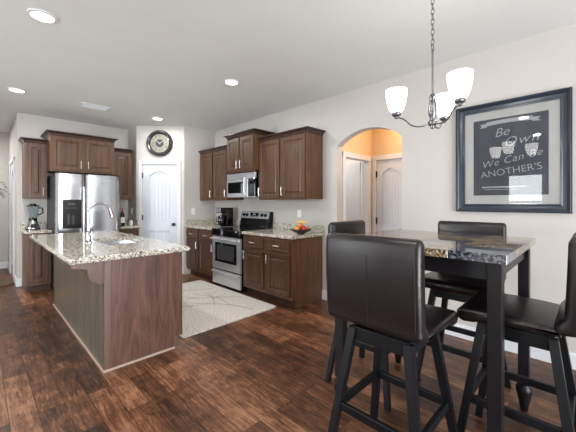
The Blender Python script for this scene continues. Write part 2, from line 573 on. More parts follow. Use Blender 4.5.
struct('wall_side_room', bm, M['wall'])

# baseboards
def baseboard(name, x0, x1, y0, y1, face):
    bm = new()
    t = 0.014; h = 0.13
    if face == '-x': prism(bm, [(0, 0), (-t, 0), (-t, h-0.02), (-t*0.4, h), (0, h)], y0, y1, 'y')
    o = None
    if face == '-x':
        bmesh.ops.translate(bm, vec=(x0, 0, 0), verts=bm.verts)
    else:
        prism(bm, [(0, 0), (-t, 0), (-t, h-0.02), (-t*0.4, h), (0, h)], x0, x1, 'x')
        bmesh.ops.translate(bm, vec=(0, y0, 0), verts=bm.verts)
    return struct(name, bm, M['trim'])
baseboard('baseboard_right', WX, WX, -3.1, A0, '-x')
baseboard('baseboard_right_of_cabinets', WX, WX, A1, 2.65, '-x')
baseboard('baseboard_hall_back', -3.1, 0.44, 8.5, 8.5, '-y')
baseboard('baseboard_hall_side', 0.44, 0.44, BY, 6.92, '-x')
baseboard('baseboard_hall_side_far', 0.44, 0.44, 7.88, 8.48, '-x')
bm = new(); box(bm, 0.44, 0.492, BY-0.014, BY, 0, 0.13)
struct('baseboard_back', bm, M['trim'])
bm = new(); box(bm, 0, 0.05, -0.014, 0, 0, 0.13); box(bm, 0.82, 0.87, -0.014, 0, 0, 0.13)
o = struct('baseboard_pantry', bm, M['trim']); o.location = PC + Matrix.Rotation(PR, 3, 'Z') @ Vector((-PW/2, 0, 0)); o.rotation_euler = (0, 0, PR)

# interior doors: local frame x along wall, y into wall, opening centred on x=0
def interior_door(n, loc, rz, wdt, hgt, hinge_side, knob=True, slab=True, dark_hinges=False):
    t = bpy.data.objects.new('door_%d' % n, None); COL.objects.link(t)
    t['kind'] = 'structure'; t.location = loc; t.rotation_euler = (0, 0, rz)
    hw = wdt/2
    bm = new()
    for s in (-1, 1):
        a, b_ = sorted((s*(hw-0.012), s*(hw+0.055)))
        box(bm, a, b_, -0.018, 0, 0, hgt+0.055, 0.004)
        a, b_ = sorted((s*(hw-0.012), s*hw)); box(bm, a, b_, 0, 0.10, 0, hgt)
    box(bm, -hw-0.055, hw+0.055, -0.02, 0, hgt-0.012, hgt+0.06, 0.004)
    box(bm, -hw, hw, 0, 0.10, hgt-0.012, hgt)
    c = struct('door_casing', bm, M['trim'], t)
    if not slab: return t
    x0, x1 = -hw+0.016, hw-0.016; z0, z1 = 0.012, hgt-0.016
    # slab with two sunk plank panels, the upper one arched
    yf, yr = 0.002, 0.018
    st = wdt*0.19
    px0, px1 = x0+st, x1-st
    b = new()
    box(b, x0, x1, yr, 0.04, z0, z1)                      # core (sunk surface)
    box(b, x0, px0, yf, yr+0.001, z0, z1); box(b, px1, x1, yf, yr+0.001, z0, z1)
    lz0, lz1 = z0+0.22, z0+0.80
    uz0 = lz1+0.17; uz1 = z1-0.20
    box(b, px0, px1, yf, yr+0.001, z0, lz0); box(b, px0, px1, yf, yr+0.001, lz1, uz0)
    arcp = [(px0, uz1)]
    for k in range(0, 13):
        f = k/12; arcp.append((px0+(px1-px0)*f, uz1+0.075*math.sin(PI*f)))
    prism(b, [(px0, z1)]+arcp+[(px1, z1)], yf, yr+0.001, 'y')
    for z in ((lz0, lz1), (uz0, uz1)):
        nn = 5
        for k in range(nn):
            a = px0+0.018+(px1-px0-0.036)*k/nn; c2 = px0+0.018+(px1-px0-0.036)*(k+1)/nn
            box(b, a+0.002, c2-0.002, yr-0.005, yr+0.001, z[0]+0.018, z[1]-0.01, 0.002, 1)
    sl = obj('door_slab', b, M['door'], t); sl['kind'] = 'structure'
    if knob:
        b = new()
        kx = -hinge_side*(hw-0.075)
        lathe(b, [(0.03, 0.004), (0.03, -0.004), (0.012, -0.008), (0.012, -0.035), (0.026, -0.045), (0.029, -0.058), (0.02, -0.068), (0.002, -0.07)], (kx, 0, 0.93), 16, 'y')
        k = obj('door_knob', b, M['darkgrey'], t, True); k['kind'] = 'structure'
    for hz in (0.25, 1.06, hgt-0.22):
        b = new(); lathe(b, [(0.008, -0.05), (0.008, 0.05)], (hinge_side*(hw-0.012), -0.012, hz), 8, 'z')
        box(b, hinge_side*(hw-0.012)-0.012, hinge_side*(hw-0.012)+0.012, -0.006, 0.004, hz-0.045, hz+0.045)
        h = obj('hinge', b, M['black'] if dark_hinges else M['darkgrey'], t); h['kind'] = 'structure'
    return t
interior_door(1, PC, PR, 0.67, 2.06, -1)
interior_door(2, (0.44, 7.4, 0), RZ_RIGHT, 0.8, 2.06, 1, knob=False)
interior_door(3, (VX, (DY0+DY1)/2, 0), RZ_RIGHT, DY1-DY0, 1.985, -1, dark_hinges=True)
interior_door(4, ((3.54+4.17)/2, VY, 0), 0, 0.63, 1.975, 1, slab=False)
# the side room door, standing open beyond the casing
bm = new(); box(bm, 4.11, 4.15, VY+0.11, VY+0.66, 0.012, 1.96, 0.003)
struct('door_5', bm, M['door'])

# ------------------------------------------------------------ cabinets
def handle_v(parent, x, z, L=0.11):
    b = new()
    tube(b, [(x, -0.028, z-L/2), (x, -0.028, z+L/2)], 0.0055, 8)
    for s in (-1, 1):
        tube(b, [(x, 0.0, z+s*L*0.36), (x, -0.028, z+s*L*0.36)], 0.004, 6)
    return obj('handle', b, M['nickel'], parent, True)

def handle_h(parent, x, z, L=0.11):
    b = new()
    tube(b, [(x-L/2, -0.028, z), (x+L/2, -0.028, z)], 0.0065, 8)
    for s in (-1, 1):
        tube(b, [(x+s*L*0.36, 0.0, z), (x+s*L*0.36, -0.028, z)], 0.004, 6)
    return obj('handle', b, M['nickel'], parent, True)

def cab_door(parent, x0, x1, z0, z1, hx=None, top=False, hside=1):
    """hside: -1 handle by left stile, 1 by right; top: handle near the top (base cabinets)"""
    t = bpy.data.objects.new('door', None)
    b = new()
    panel(b, x0, x1, z0, z1, 0.0, -0.02, [(0.004, -0.022), (0.052, -0.022), (0.058, -0.010), (0.072, -0.010), (0.092, -0.017)])
    d = obj('door', b, M['cab'], parent)
    d.location = (0, 0, 0)
    L = 0.125
    xx = x0+0.028 if hside < 0 else x1-0.028
    zz = (z1-0.03-L/2) if top else (z0+0.035+L/2)
    h = handle_v(d, xx, zz, L); h.location = (0, -0.02, 0)
    bpy.data.objects.remove(t)
    return d

def drawer(parent, x0, x1, z0, z1):
    b = new()
    panel(b, x0, x1, z0, z1, 0.0, -0.02, [(0.004, -0.022), (0.02, -0.022), (0.026, -0.019)])
    d = obj('drawer', b, M['cab'], parent)
    h = handle_h(d, (x0+x1)/2, (z0+z1)/2, 0.11); h.location = (0, -0.02, 0)
    return d

def crown(parent, wdt, dep, z, left=True, right=True, fl=0.05, ht=0.05):
    """mitred crown running round the front and the open sides"""
    b = bmesh.new()
    prof = [(0.0, -0.02), (0.008, 0.0), (0.012, 0.012), (fl*0.7, ht*0.72), (fl, ht*0.8), (fl, ht)]
    L = []
    for o_, h in prof:
        xl = -o_ if left else 0.0
        xr = wdt+o_ if right else wdt
        L.append([b.verts.new(q) for q in ((xl, dep, z+h), (xl, -o_, z+h), (xr, -o_, z+h), (xr, dep, z+h))])
    for A, B2 in zip(L, L[1:]):
        for k in range(3):
            b.faces.new((A[k], A[k+1], B2[k+1], B2[k]))
    b.faces.new(L[-1])
    b.faces.new(L[0][::-1])
    for i in (3,):
        b.faces.new([l[0] for l in L] + [l[3] for l in L][::-1])
    o = obj('crown_molding', b, M['crown'], parent)
    return o

def upper(label, loc, rz, wdt, h, dep, doors, left=True, right=True, group=None, cl=True):
    """doors: [(x0,x1,hside)]"""
    t = thing('upper_cabinet', label, 'cabinet', loc, rz, group or 'wall cabinets')
    b = new(); box(b, 0, wdt, 0, dep, 0, h)
    box(b, 0, wdt, -0.002, 0.02, -0.012, 0.0)
    obj('cabinet_body', b, M['cabend'], t)
    for x0, x1, hs in doors:
        cab_door(t, x0, x1, 0.012, h-0.03, hside=hs)
    crown(t, wdt, dep, h, left, right)
    return t

def lower(label, loc, rz, wdt, dep, units, h=0.875, toe=0.105, group=None):
    """units: [(x0,x1,hside,drawer?)]"""
    t = thing('base_cabinet', label, 'cabinet', loc, rz, group or 'base cabinets')
    b = new(); box(b, 0, wdt, 0, dep, toe, h)
    # end panels run down to the floor behind the toe recess
    box(b, 0, 0.018, 0.075, dep, 0, toe+0.001); box(b, wdt-0.018, wdt, 0.075, dep, 0, toe+0.001)
    obj('cabinet_body', b, M['cabend'], t)
    b = new(); box(b, 0.018, wdt-0.018, 0.075, 0.09, 0, toe)
    obj('toe_kick', b, M['toe'], t)
    for x0, x1, hs, dr in units:
        if dr:
            drawer(t, x0, x1, 0.70, 0.845)
            cab_door(t, x0, x1, 0.145, 0.672, top=True, hside=hs)
        else:
            cab_door(t, x0, x1, 0.145, 0.845, top=True, hside=hs)
    return t

# right wall: uppers (root at left-front-bottom corner as seen from the room)
upper('dark brown two-door wall cabinet above the counter, nearest the arched opening', (3.028, 3.61, 1.385), RZ_RIGHT, 0.965, 0.885, 0.33,
      [(0.008, 0.455, -1), (0.495, 0.94, -1)], left=False, right=True)
upper('tall raised two-door wall cabinet directly above the microwave', (2.935, 4.325, 1.83), RZ_RIGHT, 0.71, 0.563, 0.42,
      [(0.012, 0.335, 1), (0.37, 0.695, -1)])
upper('dark brown two-door wall cabinet left of the microwave, in the kitchen corner', (3.028, 5.375, 1.385), RZ_RIGHT, 0.93, 0.885, 0.33,
      [(0.02, 0.44, 1), (0.485, 0.915, 1)], left=False, right=False)
# fridge wall
upper('narrow single-door wall cabinet above the blender', (0.50, 6.15, 1.40), 0, 0.273, 0.875, 0.328, [(0.03, 0.25, 1)], left=True, right=False)
upper('wide two-door cabinet over the refrigerator', (0.776, 5.87, 1.83), 0, 0.885, 0.555, 0.606, [(0.02, 0.42, 1), (0.465, 0.865, -1)])
upper('narrow single-door wall cabinet between refrigerator and pantry wall', (1.712, 6.15, 1.40), 0, 0.325, 0.875, 0.328, [(0.015, 0.30, -1)], left=False, right=False)

# base cabinets
lower('dark brown base cabinet with two drawers right of the range', (2.75, 3.645, 0), RZ_RIGHT, 0.995, 0.607,
      [(0.03, 0.47, -1, True), (0.525, 0.965, -1, True)])
lower('dark brown base cabinet with two drawers left of the range', (2.75, 5.38, 0), RZ_RIGHT, 0.965, 0.607,
      [(0.02, 0.44, 1, True), (0.48, 0.955, 1, True)])
lower('narrow base cabinet under the blender counter', (0.50, 5.88, 0), 0, 0.29, 0.597, [(0.02, 0.255, 1, False)])
lower('narrow base cabinet with drawer right of the refrigerator', (1.71, 5.88, 0), 0, 0.36, 0.597, [(0.02, 0.34, -1, True)])

# worktops
def worktop(label, x0, x1, y0, y1, z0=0.877, z1=0.915, splash=()):
    t = thing('countertop', label, 'countertop', ((x0+x1)/2, (y0+y1)/2, z0))
    cx, cy = (x0+x1)/2, (y0+y1)/2
    b = new(); box(b, x0-cx, x1-cx, y0-cy, y1-cy, 0, z1-z0, 0.006)
    obj('slab', b, M['granite'], t)
    for a0, a1, b0, b1 in splash:
        b = new(); box(b, a0-cx, a1-cx, b0-cy, b1-cy, z1-z0, z1-z0+0.10, 0.003)
        obj('backsplash', b, M['granite'], t)
    return t
worktop('speckled beige granite countertop right of the range', 2.715, WX-0.001, 2.62, 3.645, splash=[(3.335, 3.358, 2.62, 3.645)])
worktop('speckled beige granite countertop left of the range, under the coffee maker', 2.715, WX-0.001, 4.415, 5.388, splash=[(3.335, 3.358, 4.415, 5.365), (2.72, 3.358, 5.365, 5.387)])
worktop('small granite countertop under the blender', 0.475, 0.80, 5.845, BY-0.001, splash=[(0.475, 0.80, 6.456, 6.478)])
worktop('small granite countertop right of the refrigerator', 1.705, 2.078, 5.845, BY-0.001, splash=[(1.705, 2.055, 6.456, 6.478), (2.055, 2.077, 5.9, 6.478)])

# ------------------------------------------------------------ range
def build_range():
    t = thing('range', 'stainless steel electric range with black glass cooktop', 'stove', (2.70, 4.41, 0), RZ_RIGHT)
    wd = 0.76
    b = new(); box(b, 0.004, wd-0.004, 0.03, 0.62, 0.03, 0.885); obj('oven_body', b, M['black'], t)
    for fx in (0.05, wd-0.05):
        for fy in (0.08, 0.57):
            b = new(); lathe(b, [(0.022, 0.0), (0.022, 0.008), (0.012, 0.012), (0.012, 0.031)], (fx, fy, 0), 12); obj('foot', b, M['black'], t)
    # drawer
    b = new(); box(b, 0.006, wd-0.006, 0, 0.03, 0.045, 0.265, 0.004)
    d = obj('storage_drawer', b, M['steel2'], t)
    b = new(); prism(b, [(-0.035, 0.252), (0.0, 0.262), (0.0, 0.232), (-0.02, 0.23), (-0.038, 0.24)], 0.02, wd-0.02, 'x', 0.003)
    obj('handle', b, M['nickel'], d)
    # oven door with window
    b = new()
    panel(b, 0.006, wd-0.006, 0.285, 0.80, 0.03, 0.0, [(0.004, -0.004)])
    d = obj('oven_door', b, M['steel2'], t)
    b = new(); box(b, 0.09, wd-0.09, -0.008, 0.0, 0.40, 0.705, 0.002); obj('oven_window', b, M['blackglass'], d)
    b = new(); box(b, 0.15, wd-0.15, -0.0095, -0.0075, 0.44, 0.665, 0.0); obj('window_glass', b, M['darkgrey'], d)
    b = new(); tube(b, [(0.03, -0.05, 0.765), (wd-0.03, -0.05, 0.765)], 0.013, 12)
    for x in (0.05, wd-0.05): box(b, x-0.012, x+0.012, -0.05, 0.0, 0.755, 0.775, 0.003)
    obj('handle', b, M['nickel'], d, True)
    # front lip and cooktop
    b = new(); box(b, 0.0, wd, -0.012, 0.03, 0.812, 0.895, 0.004); obj('front_rail', b, M['blackglass'], t)
    b = new(); box(b, 0.0, wd, -0.015, 0.62, 0.896, 0.918, 0.005); obj('cooktop', b, M['blackglass'], t)
    for cx, cy, r in ((0.2, 0.16, 0.1), (0.56, 0.16, 0.08), (0.2, 0.42, 0.08), (0.56, 0.42, 0.1)):
        b = new(); lathe(b, [(r, 0.9182), (r, 0.9188), (r-0.006, 0.9188), (r-0.006, 0.9182)], (cx, cy, 0), 28, 'z', False)
        obj('burner_ring', b, M['darkgrey'], t)
    # back control panel, leaning back
    b = new(); prism(b, [(0.54, 0.918), (0.575, 1.06), (0.57, 1.075), (0.60, 1.185), (0.65, 1.185), (0.65, 0.918)], 0.0, wd, 'x', 0.003)
    cp = obj('control_panel', b, M['black'], t)
    b = new(); prism(b, [(0.563, 1.07), (0.594, 1.182), (0.602, 1.182), (0.571, 1.07)], 0.02, wd-0.02, 'x', 0.001)
    obj('control_fascia', b, M['steel2'], t)
    sl = (0.594-0.563)/(1.182-1.07)
    for x in (0.095, 0.18, 0.575, 0.66):
        b = new(); lathe(b, [(0.027, 0.01), (0.027, 0.0), (0.022, -0.022), (0.004, -0.024)], (x, 0.576, 1.127), 16, 'y')
        obj('burner_knob', b, M['black'], t, True)
    b = new(); box(b, 0.27, 0.49, 0.570, 0.58, 1.092, 1.165, 0.002); dsp = obj('display', b, M['blackglass'], t)
    b = new()
    for k in range(4): box(b, 0.295+k*0.05, 0.325+k*0.05, 0.5685, 0.5705, 1.102, 1.112)
    box(b, 0.345, 0.415, 0.5685, 0.5705, 1.13, 1.15)
    obj('display_marks', b, M['nickel'], dsp)
    return t
build_range()

# ------------------------------------------------------------ over-range microwave
def build_microwave():
    t = thing('microwave', 'stainless steel over-range microwave mounted above the stove', 'microwave', (2.975, 4.385, 1.432), RZ_RIGHT)
    wd, h = 0.745, 0.358
    b = new(); box(b, 0, wd, 0.02, 0.382, 0, h); obj('oven_body', b, M['black'], t)
    b = new(); box(b, 0, wd, -0.01, 0.03, h-0.075, h+0.02, 0.004); obj('vent_grille', b, M['steel2'], t)
    b = new(); box(b, 0, wd*0.76, -0.012, 0.02, 0.0, h-0.08, 0.004); d = obj('door', b, M['steel2'], t)
    b = new(); box(b, 0.035, wd*0.76-0.09, -0.016, -0.010, 0.055, h-0.125, 0.002); obj('door_window', b, M['blackglass'], d)
    b = new(); tube(b, [(wd*0.71, -0.045, 0.03), (wd*0.71, -0.055, 0.09), (wd*0.71, -0.055, 0.24), (wd*0.71, -0.045, 0.30)], 0.012, 10)
    for z in (0.05, 0.28): box(b, wd*0.71-0.009, wd*0.71+0.009, -0.048, -0.01, z-0.01, z+0.01)
    obj('handle', b, M['nickel'], d, True)
    b = new(); box(b, wd*0.765, wd, -0.012, 0.02, 0.0, h-0.08, 0.004); c = obj('control_panel', b, M['blackglass'], t)
    b = new()
    for r in range(4):
        for k in range(3): box(b, wd*0.80+k*0.045, wd*0.80+k*0.045+0.03, -0.0145, -0.0115, 0.05+r*0.04, 0.07+r*0.04)
    box(b, wd*0.795, wd*0.80+0.125, -0.0125, -0.0115, 0.045, 0.195)
    obj('keypad', b, M['steeldark'], c)
    b = new(); box(b, wd*0.80, wd*0.80+0.12, -0.0145, -0.0115, 0.235, 0.28); obj('display', b, M['darkgrey'], c)
    b = new(); box(b, 0.0, wd, -0.014, 0.02, -0.012, 0.0, 0.002); obj('bottom_trim', b, M['steel2'], t)
    return t
build_microwave()

# ------------------------------------------------------------ refrigerator
def build_fridge():
    t = thing('refrigerator', 'stainless steel side-by-side refrigerator with water dispenser', 'refrigerator', (0.812, 5.655, 0), 0)
    wd, h = 0.892, 1.775
    b = new(); box(b, 0, wd, 0.075, 0.80, 0.02, h-0.012, 0.004); obj('fridge_body', b, M['steeldark'], t)
    b = new(); box(b, 0.01, wd-0.01, 0.06, 0.08, 0.02, 0.10); obj('base_grille', b, M['black'], t)
    sp = 0.385
    def door_mesh(x0, x1):
        b = new()
        # gently crowned front
        n = 12
        pts = []
        for k in range(n+1):
            f = k/n
            pts.append((x0+(x1-x0)*f, 0.012-0.014*math.sin(PI*f)**0.6 if 0 < k < n else 0.022))
        pts += [(x1, 0.068), (x0, 0.068)]
        prism(b, pts, 0.11, h, 'z')
        return b
    for x0, x1, nm, lab in ((0.0, sp-0.004, 'freezer_door', 0), (sp+0.004, wd, 'fresh_food_door', 1)):
        d = obj(nm, door_mesh(x0, x1), M['steel'], t, True, 30)
        hx = (sp-0.035) if lab == 0 else (sp+0.035)
        b = new(); tube(b, [(hx, -0.045, 0.55), (hx, -0.058, 0.62), (hx, -0.058, 1.52), (hx, -0.045, 1.58)], 0.013, 10)
        for z in (0.57, 1.56): tube(b, [(hx, 0.005, z), (hx, -0.05, z)], 0.010, 8)
        obj('handle', b, M['nickel'], d, True)
        if lab == 0:
            b = new()
            x0_, x1_ = 0.085, 0.325
            box(b, x0_, x1_, -0.008, 0.0, 0.94, 0.965); box(b, x0_, x0_+0.015, -0.008, 0.0, 0.94, 1.38); box(b, x1_-0.015, x1_, -0.008, 0.0, 0.94, 1.38)
            box(b, x0_, x1_, -0.010, 0.0, 1.20, 1.38, 0.003); box(b, x0_, x1_, -0.0035, 0.0, 0.94, 1.38)
            dp = obj('water_dispenser', b, M['black'], d)
            b = new(); box(b, 0.145, 0.175, -0.007, -0.003, 1.0, 1.16, 0.001); box(b, 0.205, 0.235, -0.007, -0.003, 1.0, 1.14, 0.001)
            obj('dispenser_paddles', b, M['darkgrey'], dp)
            b = new()
            for k in range(5): box(b, 0.12+k*0.03, 0.137+k*0.03, -0.0115, -0.0095, 1.245, 1.258)
            box(b, 0.15, 0.24, -0.0115, -0.0095, 1.30, 1.325)
            obj('dispenser_buttons', b, M['steeldark'], dp)
    for hx in (0.02, wd-0.10):
        b = new(); box(b, hx, hx+0.08, 0.02, 0.14, h, h+0.018, 0.003); obj('hinge_cover', b, M['black'], t)
build_fridge()

# ------------------------------------------------------------ island
def build_island():
    t = thing('kitchen_island', 'dark reddish wood kitchen island base with beadboard side and corbel', 'kitchen island', (0.70, 2.72, 0), 0)
    wd, ln, h = 0.645, 2.27, 0.875
    b = new(); box(b, 0.02, wd-0.02, 0.02, ln-0.02, 0.105, 0.67); box(b, 0.02, wd-0.08, 0.02, ln-0.02, 0, 0.106)
    box(b, wd-0.03, wd-0.02, 0.02, ln-0.02, 0.66, h)
    obj('island_body', b, M['island'], t)
    # end panels, notched for the toe recess on the kitchen side
    for y0 in (0.0, ln-0.02):
        b = new(); prism(b, [(0.0, 0), (wd-0.075, 0), (wd-0.075, 0.105), (wd, 0.105), (wd, h), (0.0, h)], y0, y0+0.02, 'y')
        obj('end_panel', b, M['island'], t)
    b = new(); box(b, -0.004, 0.045, -0.006, 0.0, 0, h, 0.002); obj('corner_stile', b, M['stile'], t)
    # beadboard side
    b = new()
    n = 26; y0 = 0.0; pts = []
    step = ln/n
    pts.append((0.02, 0.0)); pts.append((0.0, 0.0))
    for k in range(1, n):
        y = k*step
        pts += [(0.0, y-0.003), (0.0025, y), (0.0, y+0.003)]
    pts += [(0.0, ln), (0.02, ln)]
    prism(b, pts, 0.0, h, 'z')
    obj('beadboard_panel', b, M['bead_sheen'], t)
    b = new(); box(b, -0.012, 0.0, -0.012, ln, 0, 0.018, 0.003); box(b, -0.012, wd-0.075, -0.016, -0.0, 0, 0.018, 0.003)
    obj('shoe_molding', b, M['nickelwood'], t)
    # kitchen side doors
    nd = 4
    for k in range(nd):
        a = 0.04+(ln-0.08)*k/nd; c = 0.04+(ln-0.08)*(k+1)/nd
        bb = new(); panel(bb, a+0.01, c-0.01, 0.145, 0.845, 0, -0.02, [(0.004, -0.022), (0.052, -0.022), (0.058, -0.01), (0.072, -0.01), (0.092, -0.017)])
        bmesh.ops.transform(bb, matrix=Matrix.Translation((wd-0.02, 0, 0)) @ Matrix.Rotation(PI/2, 4, 'Z'), verts=bb.verts)
        d = obj('door', bb, M['cab'], t)
        hh = new(); tube(hh, [(wd+0.03, c-0.04, 0.70), (wd+0.03, c-0.04, 0.81)], 0.0055, 8)
        for z in (0.715, 0.795): tube(hh, [(wd, c-0.04, z), (wd+0.03, c-0.04, z)], 0.004, 6)
        obj('handle', hh, M['nickel'], d, True)
    # corbels under the overhang
    for y in (0.002, ln-0.047):
        pr = [(0.0, h), (-0.215, h), (-0.215, h-0.028)]
        for k in range(0, 9):
            a = PI/2*k/8
            pr.append((-0.20+0.085*math.sin(a)*1.0, h-0.035-0.025*(1-math.cos(a))))
        for k in range(1, 9):
            a = PI/2*k/8
            pr.append((-0.115+0.055*(1-math.cos(a)), h-0.06-0.10*math.sin(a)))
        pr += [(-0.045, h-0.175), (0.0, h-0.175)]
        b = new(); prism(b, pr, y, y+0.045, 'y')
        obj('corbel', b, M['island'], t)
M['nickelwood'] = plain('shoe_molding_wood', (176, 158, 144), 0.35)
M['stile'] = wood('island_stile_wood', (88, 68, 58), (114, 92, 80), (14, 14, 1.6), 0.42, 0.1, 0.6)
build_island()

def ring_slab(x0, x1, y0, y1, z0, z1, hx0, hx1, hy0, hy1, bev=0.008):
    b = bmesh.new()
    def loop(a, c, d, e, z): return [b.verts.new(q) for q in ((a, d, z), (c, d, z), (c, e, z), (a, e, z))]
    to, ti, bo, bi = loop(x0, x1, y0, y1, z1), loop(hx0, hx1, hy0, hy1, z1), loop(x0, x1, y0, y1, z0), loop(hx0, hx1, hy0, hy1, z0)
    for k in range(4):
        j = (k+1) % 4
        b.faces.new((to[k], to[j], ti[j], ti[k])); b.faces.new((bo[j], bo[k], bi[k], bi[j]))
        b.faces.new((bo[k], bo[j], to[j], to[k])); b.faces.new((ti[k], ti[j], bi[j], bi[k]))
    corner = [e for e in b.edges if abs(e.verts[0].co.z-e.verts[1].co.z) > 0.01 and e.verts[0].co.x in (x0, x1)]
    outer = [e for e in b.edges if all(v in to or v in bo for v in e.verts)]
    bmesh.ops.recalc_face_normals(b, faces=b.faces)
    bmesh.ops.bevel(b, geom=[e for e in b.edges if all(abs(v.co.x-x0) < 1e-5 or abs(v.co.x-x1) < 1e-5 or abs(v.co.y-y0) < 1e-5 or abs(v.co.y-y1) < 1e-5 for v in e.verts) and not (abs(e.verts[0].co.z-e.verts[1].co.z) < 1e-6 and (abs(e.verts[0].co.x-e.verts[1].co.x) > 1e-6 and abs(e.verts[0].co.y-e.verts[1].co.y) > 1e-6))], offset=bev, segments=3, affect='EDGES')
    return b
IT = thing('island_countertop', 'long speckled granite countertop lying on the island', 'countertop', (0.935, 3.85, 0.877))
b = ring_slab(0.46-0.935, 1.415-0.935, 2.69-3.85, 5.10-3.85, 0, 0.042, 0.90-0.935, 1.29-0.935, 3.35-3.85, 4.05-3.85, 0.012)
obj('slab', b, M['granite'], IT)
SK = thing('sink', 'undermount stainless steel double sink set in the island countertop', 'sink', (1.095, 3.70, 0.70))
b = new()
for (y0, y1) in ((-0.345, -0.01), (0.01, 0.345)):
    bb = bmesh.new()
    L1 = [bb.verts.new(q) for q in ((-0.19, y0, 0.177), (0.19, y0, 0.177), (0.19, y1, 0.177), (-0.19, y1, 0.177))]
    L2 = [bb.verts.new(q) for q in ((-0.175, y0+0.015, 0.01), (0.175, y0+0.015, 0.01), (0.175, y1-0.015, 0.01), (-0.175, y1-0.015, 0.01))]
    for k in range(4): bb.faces.new((L1[k], L1[(k+1) % 4], L2[(k+1) % 4], L2[k]))
    bb.faces.new(L2)
    merge(b, bb)
box(b, -0.19, 0.19, -0.01, 0.01, 0.12, 0.177, 0.003)
o = obj('basins', b, M['steel'], SK)
for y in (-0.18, 0.18):
    b = new(); lathe(b, [(0.04, 0.011), (0.04, 0.014), (0.03, 0.012), (0.002, 0.0115)], (0, y, 0), 16)
    obj('drain', b, M['chrome'], SK)

FA = thing('faucet', 'tall chrome gooseneck kitchen faucet on the island', 'faucet', (0.80, 3.66, 0.919))
b = new(); lathe(b, [(0.032, 0), (0.032, 0.006), (0.024, 0.014), (0.021, 0.05), (0.019, 0.12), (0.0135, 0.13)], (0, 0, 0), 20)
obj('faucet_base', b, M['chrome'], FA, True)
b = new()
pts = [(0, 0, 0.10), (0, 0, 0.20), (0, 0, 0.29)]
for k in range(1, 12):
    a = PI*k/12*0.93
    pts.append((0.10-0.10*math.cos(a), 0, 0.30+0.105*math.sin(a)))
tube(b, pts, 0.0125, 12)
obj('spout', b, M['chrome'], FA, True)
e = Vector(pts[-1])
b = new(); tube(b, [e+Vector((-0.002, 0, 0.01)), e+Vector((0.012, 0, -0.03)), e+Vector((0.025, 0, -0.085))], 0.015, 12, 0.02)
obj('spray_head', b, M['chrome'], FA, True)
b = new(); tube(b, [(0, -0.01, 0.075), (0.0, -0.035, 0.085), (0.045, -0.06, 0.125)], 0.009, 10, 0.006)
obj('lever', b, M['chrome'], FA, True)

# ------------------------------------------------------------ rugs
RG = thing('area_rug', 'cream woven rug with thin brown branch pattern beside the island', 'rug', (2.045, 3.80, 0))
b = new()
pts = []
hx, hy, r = 0.635, 0.955, 0.04
for sx, sy, a0 in ((1, 1, 0), (-1, 1, 90), (-1, -1, 180), (1, -1, 270)):
    for k in range(5):
        a = math.radians(a0+90*k/4)
        pts.append((sx*(hx-r)+r*math.cos(a), sy*(hy-r)+r*math.sin(a)))
prism(b, pts, 0.001, 0.014, 'z')
obj('rug_pile', b, M['rug'], RG)
b = new()
rnd = random.Random(5)
def branch(x, y, a, L, wd_, dep):
    p = [(x, y, 0.0145)]
    n = 7
    for k in range(n):
        a += rnd.uniform(-0.16, 0.16)
        x += L/n*math.cos(a); y += L/n*math.sin(a)
        if abs(x) > hx-0.03 or abs(y) > hy-0.03: break
        p.append((x, y, 0.0145))
        if dep and k in (2, 4):
            branch(x, y, a+rnd.choice((-1, 1))*rnd.uniform(0.4, 0.7), L*0.5, wd_*0.7, dep-1)
    for p0, p1 in zip(p, p[1:]):
        d = (Vector(p1)-Vector(p0)).normalized(); s = Vector((-d.y, d.x, 0))*wd_
        vs = [b.verts.new(Vector(q)+t_) for q, t_ in ((p0, s), (p0, -s), (p1, -s), (p1, s))]
        vt = [b.verts.new(v.co+Vector((0, 0, 0.0015))) for v in vs]
        b.faces.new(vt)
        for k in range(4): b.faces.new((vs[k], vs[(k+1) % 4], vt[(k+1) % 4], vt[k]))
for x, y, a, L in ((-0.55, -0.75, 1.2, 0.8), (0.35, -0.85, 1.9, 0.9), (0.55, -0.3, 2.5, 0.8), (-0.5, 0.1, 0.6, 0.7), (0.5, 0.35, 2.6, 0.9), (-0.45, 0.75, 0.1, 0.7), (0.1, -0.35, 1.0, 0.6)):
    branch(x, y, a, L, 0.0035, 1)
obj('branch_pattern', b, M['rugline'], RG)
b = new(); prism(b, [(-0.1, 6.62), (-0.1, 7.1), (0.34, 7.1), (0.40, 6.95), (0.41, 6.72), (0.34, 6.60)], 0.001, 0.03, 'z', 0.008)
tag(obj('door_mat', b, M['mat_rug']), 'small brown shaggy mat on the hall floor at the left edge', 'rug')

